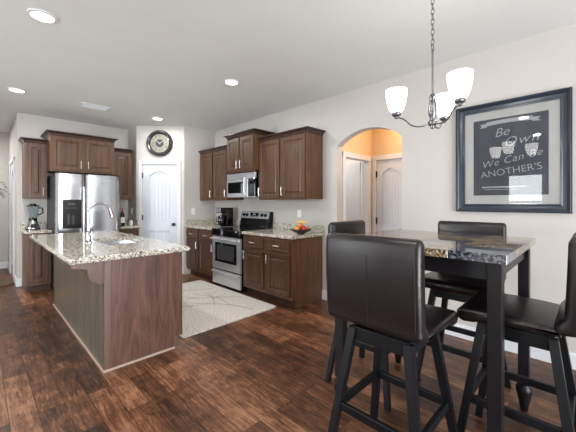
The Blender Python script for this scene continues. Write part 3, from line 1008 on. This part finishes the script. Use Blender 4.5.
# ------------------------------------------------------------ dining table
TX0, TX1, TY0, TY1, TZ = 1.585, 2.53, 0.257, 1.20, 1.105
def build_table():
    cx, cy = (TX0+TX1)/2, (TY0+TY1)/2
    t = thing('dining_table', 'tall square dark pub table with polished stone tile top', 'table', (cx, cy, 0))
    hx, hy = (TX1-TX0)/2, (TY1-TY0)/2
    # stone top: tiles, each with its own stone
    n = 4
    b = new(); box(b, -hx+0.004, hx-0.004, -hy+0.004, hy-0.004, TZ-0.036, TZ-0.004)
    top = obj('tabletop', b, M['tgranite'], t)
    pat = [1, 0, 0, 0, 0, 1, 0, 0, 0, 0, 0, 1, 0, 1, 0, 0]
    for i in range(n):
        for j in range(n):
            a0, a1 = -hx+2*hx*i/n, -hx+2*hx*(i+1)/n
            c0, c1 = -hy+2*hy*j/n, -hy+2*hy*(j+1)/n
            b = new(); box(b, a0+0.0004, a1-0.0004, c0+0.0004, c1-0.0004, TZ-0.04, TZ, 0.0008, 1)
            tl = obj('stone_tile', b, M['slate'] if pat[i*n+j] else M['tgranite'], top)
    top.data = top.data
    for s, nm in ((1, 0), (-1, 0)):
        b = new(); a, c = sorted((s*(hy-0.045), s*(hy-0.065))); box(b, -hx+0.06, hx-0.06, a, c, TZ-0.125, TZ-0.0365)
        obj('apron', b, M['tablewood'], t)
        b = new(); a, c = sorted((s*(hx-0.045), s*(hx-0.065))); box(b, a, c, -hy+0.06, hy-0.06, TZ-0.125, TZ-0.0365)
        obj('apron', b, M['tablewood'], t)
    for sx in (-1, 1):
        for sy in (-1, 1):
            x, y = sx*(hx-0.062), sy*(hy-0.052)
            b = new(); box(b, x-0.029, x+0.029, y-0.029, y+0.029, 0.215, TZ-0.037, 0.003)
            lathe(b, [(0.012, 0.0), (0.02, 0.002), (0.03, 0.06), (0.044, 0.125), (0.045, 0.145), (0.035, 0.165), (0.030, 0.172), (0.040, 0.18), (0.040, 0.192), (0.030, 0.20), (0.028, 0.216)], (x, y, 0), 20)
            lg = obj('leg', b, M['tablewood'], t)
            for p in lg.data.polygons: p.use_smooth = p.center.z < 0.212
    return t
build_table()

# ------------------------------------------------------------ bar stools (local: faces +y, back at -y)
def build_stool():
    t = thing('bar_stool', '', 'bar stool', (0, 0, 0))
    zt = 0.80
    HW = 0.232
    def cushion(outline, x0, x1, r=0.028):
        """outline in (y,z) swept in x with rounded side edges"""
        b = bmesh.new()
        secs = []
        K = 5
        c = Vector((sum(p[0] for p in outline)/len(outline), sum(p[1] for p in outline)/len(outline)))
        xs = []
        for k in range(K+1):
            a = PI/2*k/K; xs.append((x0+r*(1-math.sin(a)), r*(1-math.cos(PI/2-a))))
        xs = [(x0+r*(1-math.cos(PI/2*k/K)), r*(1-math.sin(PI/2*k/K))) for k in range(K+1)]
        xs += [(x0+x1-x, s) for x, s in reversed(xs)]
        N = len(outline)
        nor = []
        for i in range(N):
            p0, p1 = Vector(outline[i-1]), Vector(outline[(i+1) % N])
            d = (p1-p0).normalized(); nor.append(Vector((-d.y, d.x)))
        # orient normals inward
        area_ = sum(outline[i][0]*outline[(i+1) % N][1]-outline[(i+1) % N][0]*outline[i][1] for i in range(N))
        sg = 1 if area_ > 0 else -1
        for x, s in xs:
            secs.append([b.verts.new((x, outline[i][0]+sg*nor[i].x*s, outline[i][1]+sg*nor[i].y*s)) for i in range(N)])
        for A, B2 in zip(secs, secs[1:]):
            for i in range(N):
                b.faces.new((A[i], A[(i+1) % N], B2[(i+1) % N], B2[i]))
        b.faces.new(secs[0]); b.faces.new(secs[-1][::-1])
        bmesh.ops.recalc_face_normals(b, faces=b.faces)
        return b
    # backrest: slab leaning slightly, rolled top, wraps under into the seat
    def arcpts(c, r, a0, a1, n):
        return [(c[0]+r*math.cos(math.radians(a0+(a1-a0)*k/n)), c[1]+r*math.sin(math.radians(a0+(a1-a0)*k/n))) for k in range(n+1)]
    ob = []
    ob += arcpts((-0.222, 1.154), 0.031, 0, 180, 8)                 # rolled top
    ob += [(-0.256, 1.10), (-0.255, 1.0), (-0.250, 0.90), (-0.246, 0.84), (-0.241, 0.80)]
    ob += arcpts((-0.208, 0.802), 0.034, 190, 270, 5)
    ob += [(-0.15, 0.760), (-0.145, 0.80)]
    ob += arcpts((-0.145, 0.855), 0.035, 235, 180, 4)
    ob += [(-0.184, 0.95), (-0.188, 1.05), (-0.190, 1.11)]
    b = cushion(ob, -HW, HW, 0.022)
    back = obj('backrest', b, M['leather'], t, True, 60)
    b = new()
    tube(b, [(0, -0.257, 1.10), (0, -0.2568, 1.0), (0, -0.252, 0.90), (0, -0.248, 0.84), (0, -0.2425, 0.79), (0, -0.236, 0.785)], 0.0016, 6)
    obj('seam', b, M['stitch'], back); b = new()
    tube(b, [(-HW+0.02, -0.2565, 1.148), (-HW+0.02, -0.2575, 1.10), (-HW+0.02, -0.2568, 1.0), (-HW+0.02, -0.252, 0.90), (-HW+0.02, -0.2485, 0.82)], 0.002, 6)
    obj('seam', b, M['stitch'], back); b = new()
    tube(b, [(HW-0.02, -0.2565, 1.148), (HW-0.02, -0.2575, 1.10), (HW-0.02, -0.2568, 1.0), (HW-0.02, -0.252, 0.90), (HW-0.02, -0.2485, 0.82)], 0.002, 6)
    obj('seam', b, M['stitch'], back)
    # seat cushion with rolled front edge
    os_ = [(-0.17, zt-0.012), (-0.08, zt-0.004), (0.04, zt), (0.14, zt-0.002)]
    os_ += arcpts((0.203, zt-0.038), 0.036, 80, -95, 9)
    os_ += [(0.16, zt-0.070), (0.13, zt-0.058), (0.0, zt-0.050), (-0.17, zt-0.046)]
    b = cushion(os_, -HW, HW, 0.024)
    obj('seat', b, M['leather'], t, True, 60)
    # swivel plate
    b = new(); lathe(b, [(0.11, 0.722), (0.11, 0.749)], (0, 0, 0), 24); obj('swivel_plate', b, M['steeldark'], t)
    # base: apron, legs, footrests
    zt2 = 0.722
    b = new()
    box(b, -0.145, 0.145, -0.145, -0.122, zt2-0.065, zt2, 0.003); box(b, -0.145, 0.145, 0.122, 0.145, zt2-0.065, zt2, 0.003)
    box(b, -0.145, -0.122, -0.122, 0.122, zt2-0.065, zt2, 0.003); box(b, 0.122, 0.145, -0.122, 0.122, zt2-0.065, zt2, 0.003)
    box(b, -0.122, 0.122, -0.122, 0.122, zt2-0.018, zt2-0.002)
    obj('seat_frame', b, M['blackwood'], t)
    leg = []
    def lp(sx, sy, z):
        f = 1-z/zt2
        k = 0.138+0.102*f
        return (sx*k, sy*k, z)
    for sx in (-1, 1):
        for sy in (-1, 1):
            b = new()
            beam(b, lp(sx, sy, 0), lp(sx, sy, zt2-0.004), 0.036, 0.042)
            obj('leg', b, M['blackwood'], t)
    for z, pairs in ((0.335, [((-1, -1), (1, -1)), ((-1, 1), (1, 1)), ((-1, -1), (-1, 1)), ((1, -1), (1, 1))]),):
        for a, c in pairs:
            p0, p1 = Vector(lp(a[0], a[1], z)), Vector(lp(c[0], c[1], z))
            b = new()
            d = (p1-p0).normalized()
            if abs(d.x) > 0.5: box(b, p0.x+0.012, p1.x-0.012, p0.y-0.011, p0.y+0.011, z-0.02, z+0.02, 0.003)
            else: box(b, p0.x-0.011, p0.x+0.011, p0.y+0.012, p1.y-0.012, z-0.02, z+0.02, 0.003)
            obj('footrest', b, M['blackwood'], t)
    return t
st0 = build_stool()
STOOLS = [
    (1.452, 0.702, -PI/2, 'dark brown leather bar stool in front, its back turned to the viewer'),
    (2.09, 1.17, PI, 'leather bar stool mostly hidden behind the nearest stool, nearest the arched doorway'),
    (2.452, 0.668, PI/2, 'leather bar stool on the far side of the table, below the framed print'),
    (1.965, 0.262, 0, 'leather bar stool at the right edge, seen side on with its seat under the table'),
]
for i, (x, y, rz, lab) in enumerate(STOOLS):
    s = st0 if i == 0 else dup(st0)
    s.location = (x, y, 0); s.rotation_euler = (0, 0, rz)
    s['label'] = lab; s['group'] = 'bar stools around the table'

# ------------------------------------------------------------ framed print
def text_mesh(body, size, x, z, shear=0.0, rot=0.0, space=1.0, thick=0.0):
    cu = bpy.data.curves.new('txt', 'FONT')
    cu.body = body; cu.size = size; cu.shear = shear; cu.space_character = space
    cu.align_x = 'CENTER'; cu.align_y = 'CENTER'; cu.extrude = 0.0008; cu.offset = thick-size*0.012
    o = bpy.data.objects.new('txt', cu); COL.objects.link(o)
    dg = bpy.context.evaluated_depsgraph_get(); dg.update()
    me = bpy.data.meshes.new_from_object(o.evaluated_get(dg))
    b = bmesh.new(); b.from_mesh(me)
    bpy.data.objects.remove(o); bpy.data.meshes.remove(me); bpy.data.curves.remove(cu)
    bmesh.ops.transform(b, matrix=Matrix.Translation((x, 0, z)) @ Matrix.Rotation(-rot, 4, 'Y') @ Matrix.Rotation(PI/2, 4, 'X'), verts=b.verts)
    return b

def build_picture():
    W, H = 0.845, 1.008
    t = thing('framed_print', 'large dark framed chalkboard lettering print hanging on the right wall', 'picture', (WX, 0.955, 1.246), RZ_RIGHT)
    # stepped frame moulding
    b = bmesh.new()
    prof = [(0.0, 0.0), (0.0, -0.034), (0.010, -0.040), (0.022, -0.034), (0.032, -0.026), (0.056, -0.022), (0.064, -0.026), (0.074, -0.024), (0.074, -0.004)]
    L = [[b.verts.new(q) for q in ((i_, y, i_), (W-i_, y, i_), (W-i_, y, H-i_), (i_, y, H-i_))] for i_, y in prof]
    for A, B2 in zip(L, L[1:]):
        for k in range(4): b.faces.new((A[k], A[(k+1) % 4], B2[(k+1) % 4], B2[k]))
    for k in range(4): b.faces.new((L[-1][k], L[-1][(k+1) % 4], L[0][(k+1) % 4], L[0][k]))
    obj('frame', b, M['frame'], t)
    b = new()
    for i0, i1, y in ((-0.001, 0.007, -0.0365), (0.029, 0.035, -0.0285)):
        box(b, i0, W-i0, y-0.002, y+0.004, i0, i1); box(b, i0, W-i0, y-0.002, y+0.004, H-i1, H-i0)
        box(b, i0, i1, y-0.002, y+0.004, i1, H-i1); box(b, W-i1, W-i0, y-0.002, y+0.004, i1, H-i1)
    obj('frame_lip', b, M['frameedge'], t)
    b = new(); box(b, 0.07, W-0.07, -0.008, -0.003, 0.07, H-0.07); obj('mat_board', b, M['mat'], t)
    px0, px1, pz0, pz1 = 0.148, 0.70, 0.155, 0.86
    b = new(); box(b, px0, px1, -0.0095, -0.0075, pz0, pz1); pr = obj('print', b, M['print'], t)
    def put(bm_, nm):
        bmesh.ops.translate(bm_, vec=(0, -0.0100, 0), verts=bm_.verts)
        return obj(nm, bm_, M['chalk'], pr)
    b = new()
    # banner ribbon with tails and fine print
    cx = (px0+px1)/2
    n = 10
    for k in range(n):
        f0, f1 = k/n, (k+1)/n
        x0, x1 = cx-0.17+0.34*f0, cx-0.17+0.34*f1
        c = lambda f: 0.80+0.008*math.sin(PI*f)
        bb = bmesh.new(); vs = [bb.verts.new(q) for q in ((x0, 0, c(f0)), (x1, 0, c(f1)), (x1, 0, c(f1)+0.035), (x0, 0, c(f0)+0.035))]
        bb.faces.new(vs); merge(b, bb)
    for s in (-1, 1):
        bb = bmesh.new()
        vs = [bb.verts.new(q) for q in ((cx+s*0.165, 0, 0.79), (cx+s*0.225, 0, 0.785), (cx+s*0.205, 0, 0.803), (cx+s*0.225, 0, 0.82), (cx+s*0.165, 0, 0.825))]
        bb.faces.new(vs); merge(b, bb)
    put(b, 'banner')
    put(text_mesh('Be', 0.11, cx-0.055, 0.725, 0.35, 0.10), 'lettering')
    put(text_mesh('Own', 0.115, cx+0.085, 0.640, 0.35, 0.12, 1.15), 'lettering')
    put(text_mesh('We Can Be', 0.088, cx+0.01, 0.475, 0.35, 0.20, 1.1), 'lettering')
    put(text_mesh("ANOTHER'S", 0.085, cx+0.01, 0.37, 0.0, 0.13, 1.0), 'lettering')
    b = new(); box(b, px0+0.07, px1-0.16, -0.0004, 0.0, 0.222, 0.236); box(b, px0+0.09, px1-0.18, -0.0004, 0.0, 0.205, 0.209); put(b, 'underline')
    b = new(); box(b, 0.074, W-0.074, -0.0165, -0.0145, 0.074, H-0.074); obj('glass', b, M['pane'], t)
build_picture()

# ------------------------------------------------------------ chandelier
def build_chandelier():
    hx, hy = 1.93*0.711+0.908*0.703, 1.93*0.703-0.908*0.711
    zb = 1.795
    t = thing('chandelier', 'brushed nickel chandelier with three lit frosted glass bell shades', 'chandelier', (hx, hy, zb))
    b = new(); lathe(b, [(0.004, 0.0), (0.012, 0.004), (0.014, 0.018), (0.026, 0.026), (0.028, 0.045), (0.017, 0.055), (0.017, 0.075), (0.024, 0.085), (0.026, 0.11), (0.022, 0.165), (0.015, 0.18), (0.018, 0.19), (0.022, 0.20), (0.013, 0.215), (0.007, 0.225)], (0, 0, 0), 20)
    obj('hub', b, M['lampmetal'], t, True)
    b = new(); tube(b, [(0, 0, 0.21), (0, 0, 0.49)], 0.006, 10); obj('stem', b, M['lampmetal'], t, True)
    # loop and chain
    b = new(); lathe(b, [(0.008, 0.485), (0.008, 0.50)], (0, 0, 0), 10)
    tube(b, [(0.019*math.cos(a), 0, 0.515+0.019*math.sin(a)) for a in [2*PI*k/16 for k in range(16)]], 0.003, 6, closed=True)
    obj('loop', b, M['lampmetal'], t, True)
    z = 0.545; k = 0
    b = new()
    while z < CEIL-zb-0.03:
        pts = []
        for q in range(14):
            a = 2*PI*q/14
            u, v = 0.0095*math.cos(a), 0.021*math.sin(a)
            pts.append((u, 0, z+v) if k % 2 else (0, u, z+v))
        tube(b, pts, 0.0024, 6, closed=True)
        z += 0.032; k += 1
    obj('chain', b, M['lampmetal'], t, True)
    b = new(); lathe(b, [(0.06, CEIL-zb-0.001), (0.06, CEIL-zb-0.012), (0.03, CEIL-zb-0.03), (0.006, CEIL-zb-0.035)], (0, 0, 0), 24)
    obj('canopy', b, M['lampmetal'], t, True)
    F = Vector((0.711, 0.703, 0)); Rr = Vector((0.703, -0.711, 0))
    for i, deg in enumerate((15, 135, 255)):
        p = math.radians(deg)
        d = (-math.cos(p))*F + math.sin(p)*Rr
        R0 = 0.215
        b = new()
        pr = [(0.02, 0.035), (0.05, 0.022), (0.09, 0.020), (0.13, 0.034), (0.155, 0.060), (0.185, 0.080), (R0, 0.086)]
        P = [Vector(q) for q in pr]
        pts = []
        for j in range(len(P)-1):
            for s in range(4):
                f = s/4
                p0 = P[max(j-1, 0)]; p1 = P[j]; p2 = P[j+1]; p3 = P[min(j+2, len(P)-1)]
                q = 0.5*((2*p1)+(-p0+p2)*f+(2*p0-5*p1+4*p2-p3)*f*f+(-p0+3*p1-3*p2+p3)*f**3)
                pts.append((d.x*q.x, d.y*q.x, q.y))
        pts.append((d.x*R0, d.y*R0, 0.086))
        tube(b, pts, 0.0048, 8)
        a_ = obj('arm', b, M['lampmetal'], t, True)
        c = (d.x*R0, d.y*R0, 0)
        b = new(); lathe(b, [(0.006, 0.078), (0.012, 0.082), (0.012, 0.09), (0.026, 0.098), (0.030, 0.108), (0.027, 0.118), (0.014, 0.12)], c, 18)
        obj('socket_cup', b, M['lampmetal'], a_, True)
        b = new()
        lathe(b, [(0.018, 0.116), (0.030, 0.120), (0.042, 0.134), (0.051, 0.158), (0.058, 0.19), (0.063, 0.22), (0.066, 0.262),
                  (0.063, 0.262), (0.060, 0.22), (0.055, 0.19), (0.048, 0.160), (0.039, 0.138), (0.028, 0.126), (0.018, 0.122)], c, 28)
        obj('lamp_shade', b, M['shade'], t, True)
build_chandelier()

# ------------------------------------------------------------ ceiling fixtures
seen = ['left front', 'left rear', 'right front', 'right rear']
LAB = ['large round recessed ceiling light above the near end of the island',
       'round recessed ceiling light at the left edge, above the far end of the island',
       'round recessed ceiling light in the middle of the ceiling, in front of the wall cabinets',
       'round recessed ceiling light just in front of the pantry clock']
for i, (cx, cy) in enumerate(CANS[:4]):
    t = thing('recessed_light', LAB[i], 'ceiling light', (cx, cy, CEIL), group='recessed ceiling lights')
    b = new(); lathe(b, [(0.095, 0.0), (0.093, -0.008), (0.075, -0.010), (0.072, -0.004), (0.072, 0.0)], (0, 0, 0), 32, cap=False)
    obj('trim_ring', b, M['trim'], t, True)
    b = new(); lathe(b, [(0.073, -0.0045), (0.073, -0.0025)], (0, 0, 0), 32)
    obj('lens', b, M['can'], t)
t = thing('ceiling_vent', 'white louvred air vent in the ceiling before the refrigerator', 'vent', (1.225, 5.26, CEIL))
b = new(); box(b, -0.19, 0.19, -0.11, -0.09, -0.012, 0, 0.002); box(b, -0.19, 0.19, 0.09, 0.11, -0.012, 0, 0.002); box(b, -0.19, -0.165, -0.09, 0.09, -0.012, 0, 0.002); box(b, 0.165, 0.19, -0.09, 0.09, -0.012, 0, 0.002)
obj('vent_frame', b, M['trim'], t)
b = new(); box(b, -0.165, 0.165, -0.09, 0.09, -0.002, -0.0005); obj('duct_shade_sheet', b, M['black'], t)  # black sheet standing in for the shade inside the duct
b = new()
for k in range(6):
    y = -0.08+k*0.03
    prism(b, [(y, -0.003), (y+0.003, -0.003), (y+0.006, -0.012), (y+0.003, -0.012)], -0.165, 0.165, 'x')
obj('louvres', b, M['trim'], t)

# ------------------------------------------------------------ wall clock
c = PC + Matrix.Rotation(PR, 3, 'Z') @ Vector((0.0, 0, 0))
t = thing('wall_clock', 'large round dark-rimmed wall clock above the pantry door', 'clock', (c.x, c.y, 2.44), PR)
b = new(); lathe(b, [(0.235, 0.0), (0.245, -0.012), (0.24, -0.035), (0.222, -0.05), (0.20, -0.045), (0.185, -0.03), (0.178, -0.032), (0.17, -0.018), (0.17, 0.0)], (0, 0, 0), 48, 'y', cap=False)
obj('rim', b, M['clockrim'], t, True)
b = new(); lathe(b, [(0.172, -0.002), (0.172, -0.012), (0.001, -0.012)], (0, 0, 0), 40, 'y'); f = obj('face', b, M['clockface'], t)
b = new(); lathe(b, [(0.075, -0.012), (0.075, -0.0145), (0.001, -0.0145)], (0, 0, 0), 32, 'y'); obj('centre_disc', b, M['darkgrey'], f)
b = new()
for k, s in enumerate(['XII', 'I', 'II', 'III', 'IIII', 'V', 'VI', 'VII', 'VIII', 'IX', 'X', 'XI']):
    a = -2*PI*k/12
    bb = text_mesh(s, 0.038, 0, 0)
    bmesh.ops.transform(bb, matrix=Matrix.Rotation(-a, 4, 'Y') @ Matrix.Translation((0, -0.0135, 0.13)), verts=bb.verts)
    merge(b, bb)
obj('numerals', b, M['black'], f)
for nm, L_, wd_, a in (('hour_hand', 0.075, 0.005, math.radians(-55)), ('minute_hand', 0.125, 0.004, math.radians(60))):
    b = new(); prism(b, [(-wd_, -0.015), (wd_, -0.015), (wd_*0.6, L_), (0, L_+0.01), (-wd_*0.6, L_)], -0.019, -0.017, 'y')
    bmesh.ops.transform(b, matrix=Matrix.Rotation(a, 4, 'Y'), verts=b.verts)
    obj(nm, b, M['nickel'], t)

# ------------------------------------------------------------ outlets and switches
def outlet(label, loc, rz, sw=False):
    t = thing('switch_plate' if sw else 'wall_outlet', label, 'light switch' if sw else 'outlet', loc, rz, 'wall outlets')
    b = new(); box(b, -0.036, 0.036, -0.007, 0, -0.058, 0.058, 0.003); obj('cover_plate', b, M['white'], t)
    b = new()
    if sw: box(b, -0.016, 0.016, -0.011, -0.0065, -0.032, 0.032, 0.002)
    else:
        for z in (-0.022, 0.022): box(b, -0.016, 0.016, -0.009, -0.0065, z-0.014, z+0.014, 0.002)
    obj('rocker' if sw else 'socket', b, M['white'], t)
outlet('white outlet on the wall above the fruit bowl', (WX, 3.09, 1.17), RZ_RIGHT)
outlet('white outlet on the short wall in the kitchen corner', (2.885, 5.39, 1.17), 0)
outlet('white outlet on the wall right of the wine bottle', (2.08, 6.27, 1.17), RZ_RIGHT)

# ------------------------------------------------------------ counter items
t = thing('coffee_maker', 'black and steel drip coffee maker on the counter left of the range', 'coffee maker', (2.97, 4.76, 0.916), RZ_RIGHT)
b = new(); box(b, 0, 0.17, 0, 0.27, 0, 0.035, 0.006); box(b, 0, 0.17, 0.13, 0.27, 0.03, 0.33, 0.008); box(b, 0, 0.17, 0.0, 0.14, 0.235, 0.33, 0.008)
obj('machine_body', b, M['black'], t)
b = new(); box(b, 0.008, 0.162, -0.004, 0.004, 0.245, 0.322, 0.003); box(b, 0.01, 0.16, -0.003, 0.003, 0.004, 0.03, 0.002); obj('steel_front', b, M['steel'], t)
b = new(); box(b, 0.002, 0.016, 0.0, 0.012, 0.035, 0.235, 0.002); obj('steel_column', b, M['steel'], t)
b = new(); lathe(b, [(0.05, 0.037), (0.06, 0.06), (0.062, 0.12), (0.05, 0.17), (0.042, 0.19), (0.03, 0.195)], (0.085, 0.068, 0), 20); ca = obj('carafe', b, M['blackglass'], t, True)
b = new(); tube(b, [(0.085, 0.015, 0.17), (0.085, -0.03, 0.16), (0.085, -0.035, 0.10), (0.085, 0.006, 0.08)], 0.007, 8); obj('handle', b, M['black'], ca, True)
b = new()
for k in range(7): box(b, 0.1695, 0.172, 0.15, 0.235, 0.14+k*0.022, 0.15+k*0.022)
obj('side_vents', b, M['darkgrey'], t)

t = thing('blender', 'countertop blender with glass jar and steel base', 'blender', (0.61, 6.24, 0.916))
b = new(); lathe(b, [(0.088, 0.0), (0.09, 0.02), (0.078, 0.05), (0.058, 0.13), (0.052, 0.135)], (0, 0, 0), 24); mb = obj('motor_base', b, M['steel'], t, True)
b = new(); box(b, -0.035, 0.035, -0.088, -0.074, 0.025, 0.085, 0.004); lathe(b, [(0.02, 0.0), (0.02, -0.02), (0.004, -0.022)], (0, -0.078, 0.055), 14, 'y'); obj('control_dial', b, M['black'], mb)
b = new(); lathe(b, [(0.0905, -0.0), (0.0905, 0.014)], (0, 0, 0.0), 24); obj('base_skirt', b, M['black'], mb)
b = new(); lathe(b, [(0.052, 0.135), (0.056, 0.16), (0.050, 0.175)], (0, 0, 0), 20); obj('blade_collar', b, M['black'], t, True)
b = new(); lathe(b, [(0.045, 0.172), (0.052, 0.19), (0.075, 0.34), (0.078, 0.36), (0.075, 0.36), (0.072, 0.34), (0.048, 0.192), (0.002, 0.185)], (0, 0, 0), 24, cap=False); j = obj('jar', b, M['clearglass'], t, True)
b = new(); tube(b, [(0.062, 0, 0.335), (0.118, 0, 0.33), (0.122, 0, 0.25), (0.058, 0, 0.22)], 0.010, 8); obj('handle', b, M['black'], j, True)
b = new(); lathe(b, [(0.08, 0.36), (0.08, 0.375), (0.045, 0.38), (0.04, 0.40), (0.005, 0.402)], (0, 0, 0), 24); obj('lid', b, M['black'], t, True)

t = thing('wine_bottle', 'dark wine bottle with white label on the counter beside the refrigerator', 'bottle', (1.865, 6.12, 0.916))
b = new(); lathe(b, [(0.036, 0.0), (0.038, 0.01), (0.038, 0.19), (0.03, 0.22), (0.015, 0.245), (0.0145, 0.30), (0.016, 0.302), (0.016, 0.315), (0.003, 0.316)], (0, 0, 0), 20); obj('bottle_glass', b, M['bottleglass'], t, True)
b = new(); lathe(b, [(0.0387, 0.05), (0.0387, 0.15)], (0, 0, 0), 20, cap=False); obj('paper_label', b, M['label'], t, True)
b = new(); lathe(b, [(0.0158, 0.255), (0.0165, 0.3165), (0.002, 0.3175)], (0, 0, 0), 14); obj('foil', b, M['redfruit'], t, True)
t = thing('glass_jar', 'small glass jar with pale contents right of the wine bottle', 'jar', (1.985, 6.02, 0.916))
b = new(); lathe(b, [(0.026, 0.0), (0.028, 0.008), (0.028, 0.07), (0.022, 0.08)], (0, 0, 0), 18); obj('jar_body', b, M['label'], t, True)
b = new(); lathe(b, [(0.024, 0.0805), (0.024, 0.098), (0.002, 0.099)], (0, 0, 0), 18); obj('lid', b, M['nickel'], t, True)

# fruit bowl
FB = (3.055, 2.78, 0.916)
t = thing('fruit_bowl', 'shallow dark bowl holding fruit on the counter end', 'bowl', FB)
b = new(); lathe(b, [(0.05, 0.0), (0.055, 0.004), (0.05, 0.012), (0.11, 0.03), (0.152, 0.062), (0.149, 0.066), (0.105, 0.036), (0.04, 0.02), (0.002, 0.019)], (0, 0, 0), 28)
obj('bowl_body', b, M['bowl'], t, True)
def fruit(name, lab, mat, dx, dy, dz, r, sc=(1, 1, 0.92)):
    t = thing(name, lab, 'fruit', (FB[0]+dx, FB[1]+dy, FB[2]+dz), group='fruit in the bowl')
    b = new(); prof = []
    for k in range(13):
        a = -PI/2+PI*k/12
        dimp = 0.12*r*(abs(math.sin(a))**8)
        prof.append((max(0.001, r*math.cos(a)), (r*math.sin(a)-math.copysign(dimp, math.sin(a)))*sc[2]))
    lathe(b, prof, (0, 0, 0), 18); obj('flesh', b, mat, t, True)
    b = new(); tube(b, [(0, 0, r*0.7*sc[2]), (0.002, 0.001, r*1.02*sc[2])], 0.002, 6); obj('stem', b, M['toe'], t)
fruit('apple', 'red apple at the near right of the fruit bowl', M['redfruit'], 0.0, -0.066, 0.068, 0.040)
fruit('apple', 'yellow-green apple at the left of the fruit bowl', M['greenfruit'], -0.02, 0.070, 0.068, 0.040)
fruit('orange', 'orange fruit at the front of the bowl', M['orange'], -0.072, 0.0, 0.068, 0.038)
fruit('apple', 'red apple at the back of the fruit bowl', M['redfruit'], 0.066, 0.012, 0.068, 0.039)
fruit('orange', 'orange fruit piled on top beneath the banana', M['orange'], -0.002, 0.006, 0.108, 0.035)
b = new()
pts = []
for k in range(11):
    a = math.radians(200+140*k/10)
    pts.append((0.05*math.sin(a)+0.03, 0.085*math.cos(a), 0.004*math.cos(a)))
bb = bmesh.new()
P = [Vector(p) for p in pts]
N = len(P); rings = []
for i, p in enumerate(P):
    tt = (P[min(i+1, N-1)]-P[max(i-1, 0)]).normalized(); s = Vector((1, 0, 0)); s = Vector((0, 0, 1)); u = s.cross(tt)
    rr = 0.017*math.sin(PI*(0.08+0.84*i/(N-1)))**0.6
    rings.append([bb.verts.new(p+rr*(math.cos(2*PI*k/8)*s+math.sin(2*PI*k/8)*u)) for k in range(8)])
for A, B2 in zip(rings, rings[1:]):
    for k in range(8): bb.faces.new((A[k], A[(k+1) % 8], B2[(k+1) % 8], B2[k]))
bb.faces.new(rings[0]); bb.faces.new(rings[-1])
merge(b, bb)
o = obj('banana', b, M['banana'], None, True)
o.location = (FB[0]-0.0, FB[1]-0.01, FB[2]+0.158)
tag(o, 'yellow banana lying on top of the fruit pile', 'fruit', 'fruit in the bowl')

# ------------------------------------------------------------ hall plant (only its fronds reach into the frame)
PL = (0.06, 8.0)
t = thing('potted_palm', 'dark arching leaf fronds of a tall plant in the hall, left edge', 'plant', (PL[0], PL[1], 0))
b = new(); lathe(b, [(0.09, 0.0), (0.11, 0.02), (0.14, 0.5), (0.15, 0.8), (0.13, 0.82), (0.125, 0.79), (0.002, 0.78)], (0, 0, 0), 24); obj('pot', b, M['terra'], t, True)
rnd = random.Random(3)
for k in range(12):
    a = 2*PI*k/12+rnd.uniform(-0.2, 0.2)
    L_ = rnd.uniform(0.26, 0.40)
    top = rnd.uniform(0.72, 0.95)
    b = new()
    pts = []
    for q in range(12):
        f = q/11
        r = L_*f**1.4
        z = 0.78+top*math.sin(f*PI*0.62)
        pts.append((r*math.cos(a), r*math.sin(a), z))
    tube(b, pts, 0.006, 5, 0.002)
    for q in range(5, 12):
        p = Vector(pts[q]); d = (Vector(pts[q])-Vector(pts[q-1])).normalized(); s = d.cross(Vector((0, 0, 1))).normalized()
        for sg in (-1, 1):
            e1 = p+s*sg*0.075+d*0.05-Vector((0, 0, 0.02))
            mid = p+s*sg*0.035+d*0.03
            vs = [b.verts.new(v) for v in (p, mid+d*0.009, e1, mid-d*0.009)]
            b.faces.new(vs)
            vt = [b.verts.new(v.co-Vector((0, 0, 0.0015))) for v in vs]; b.faces.new(vt[::-1])
            for i in range(4): b.faces.new((vs[i], vt[i], vt[(i+1) % 4], vs[(i+1) % 4]))
    obj('frond', b, M['leaf'], t)
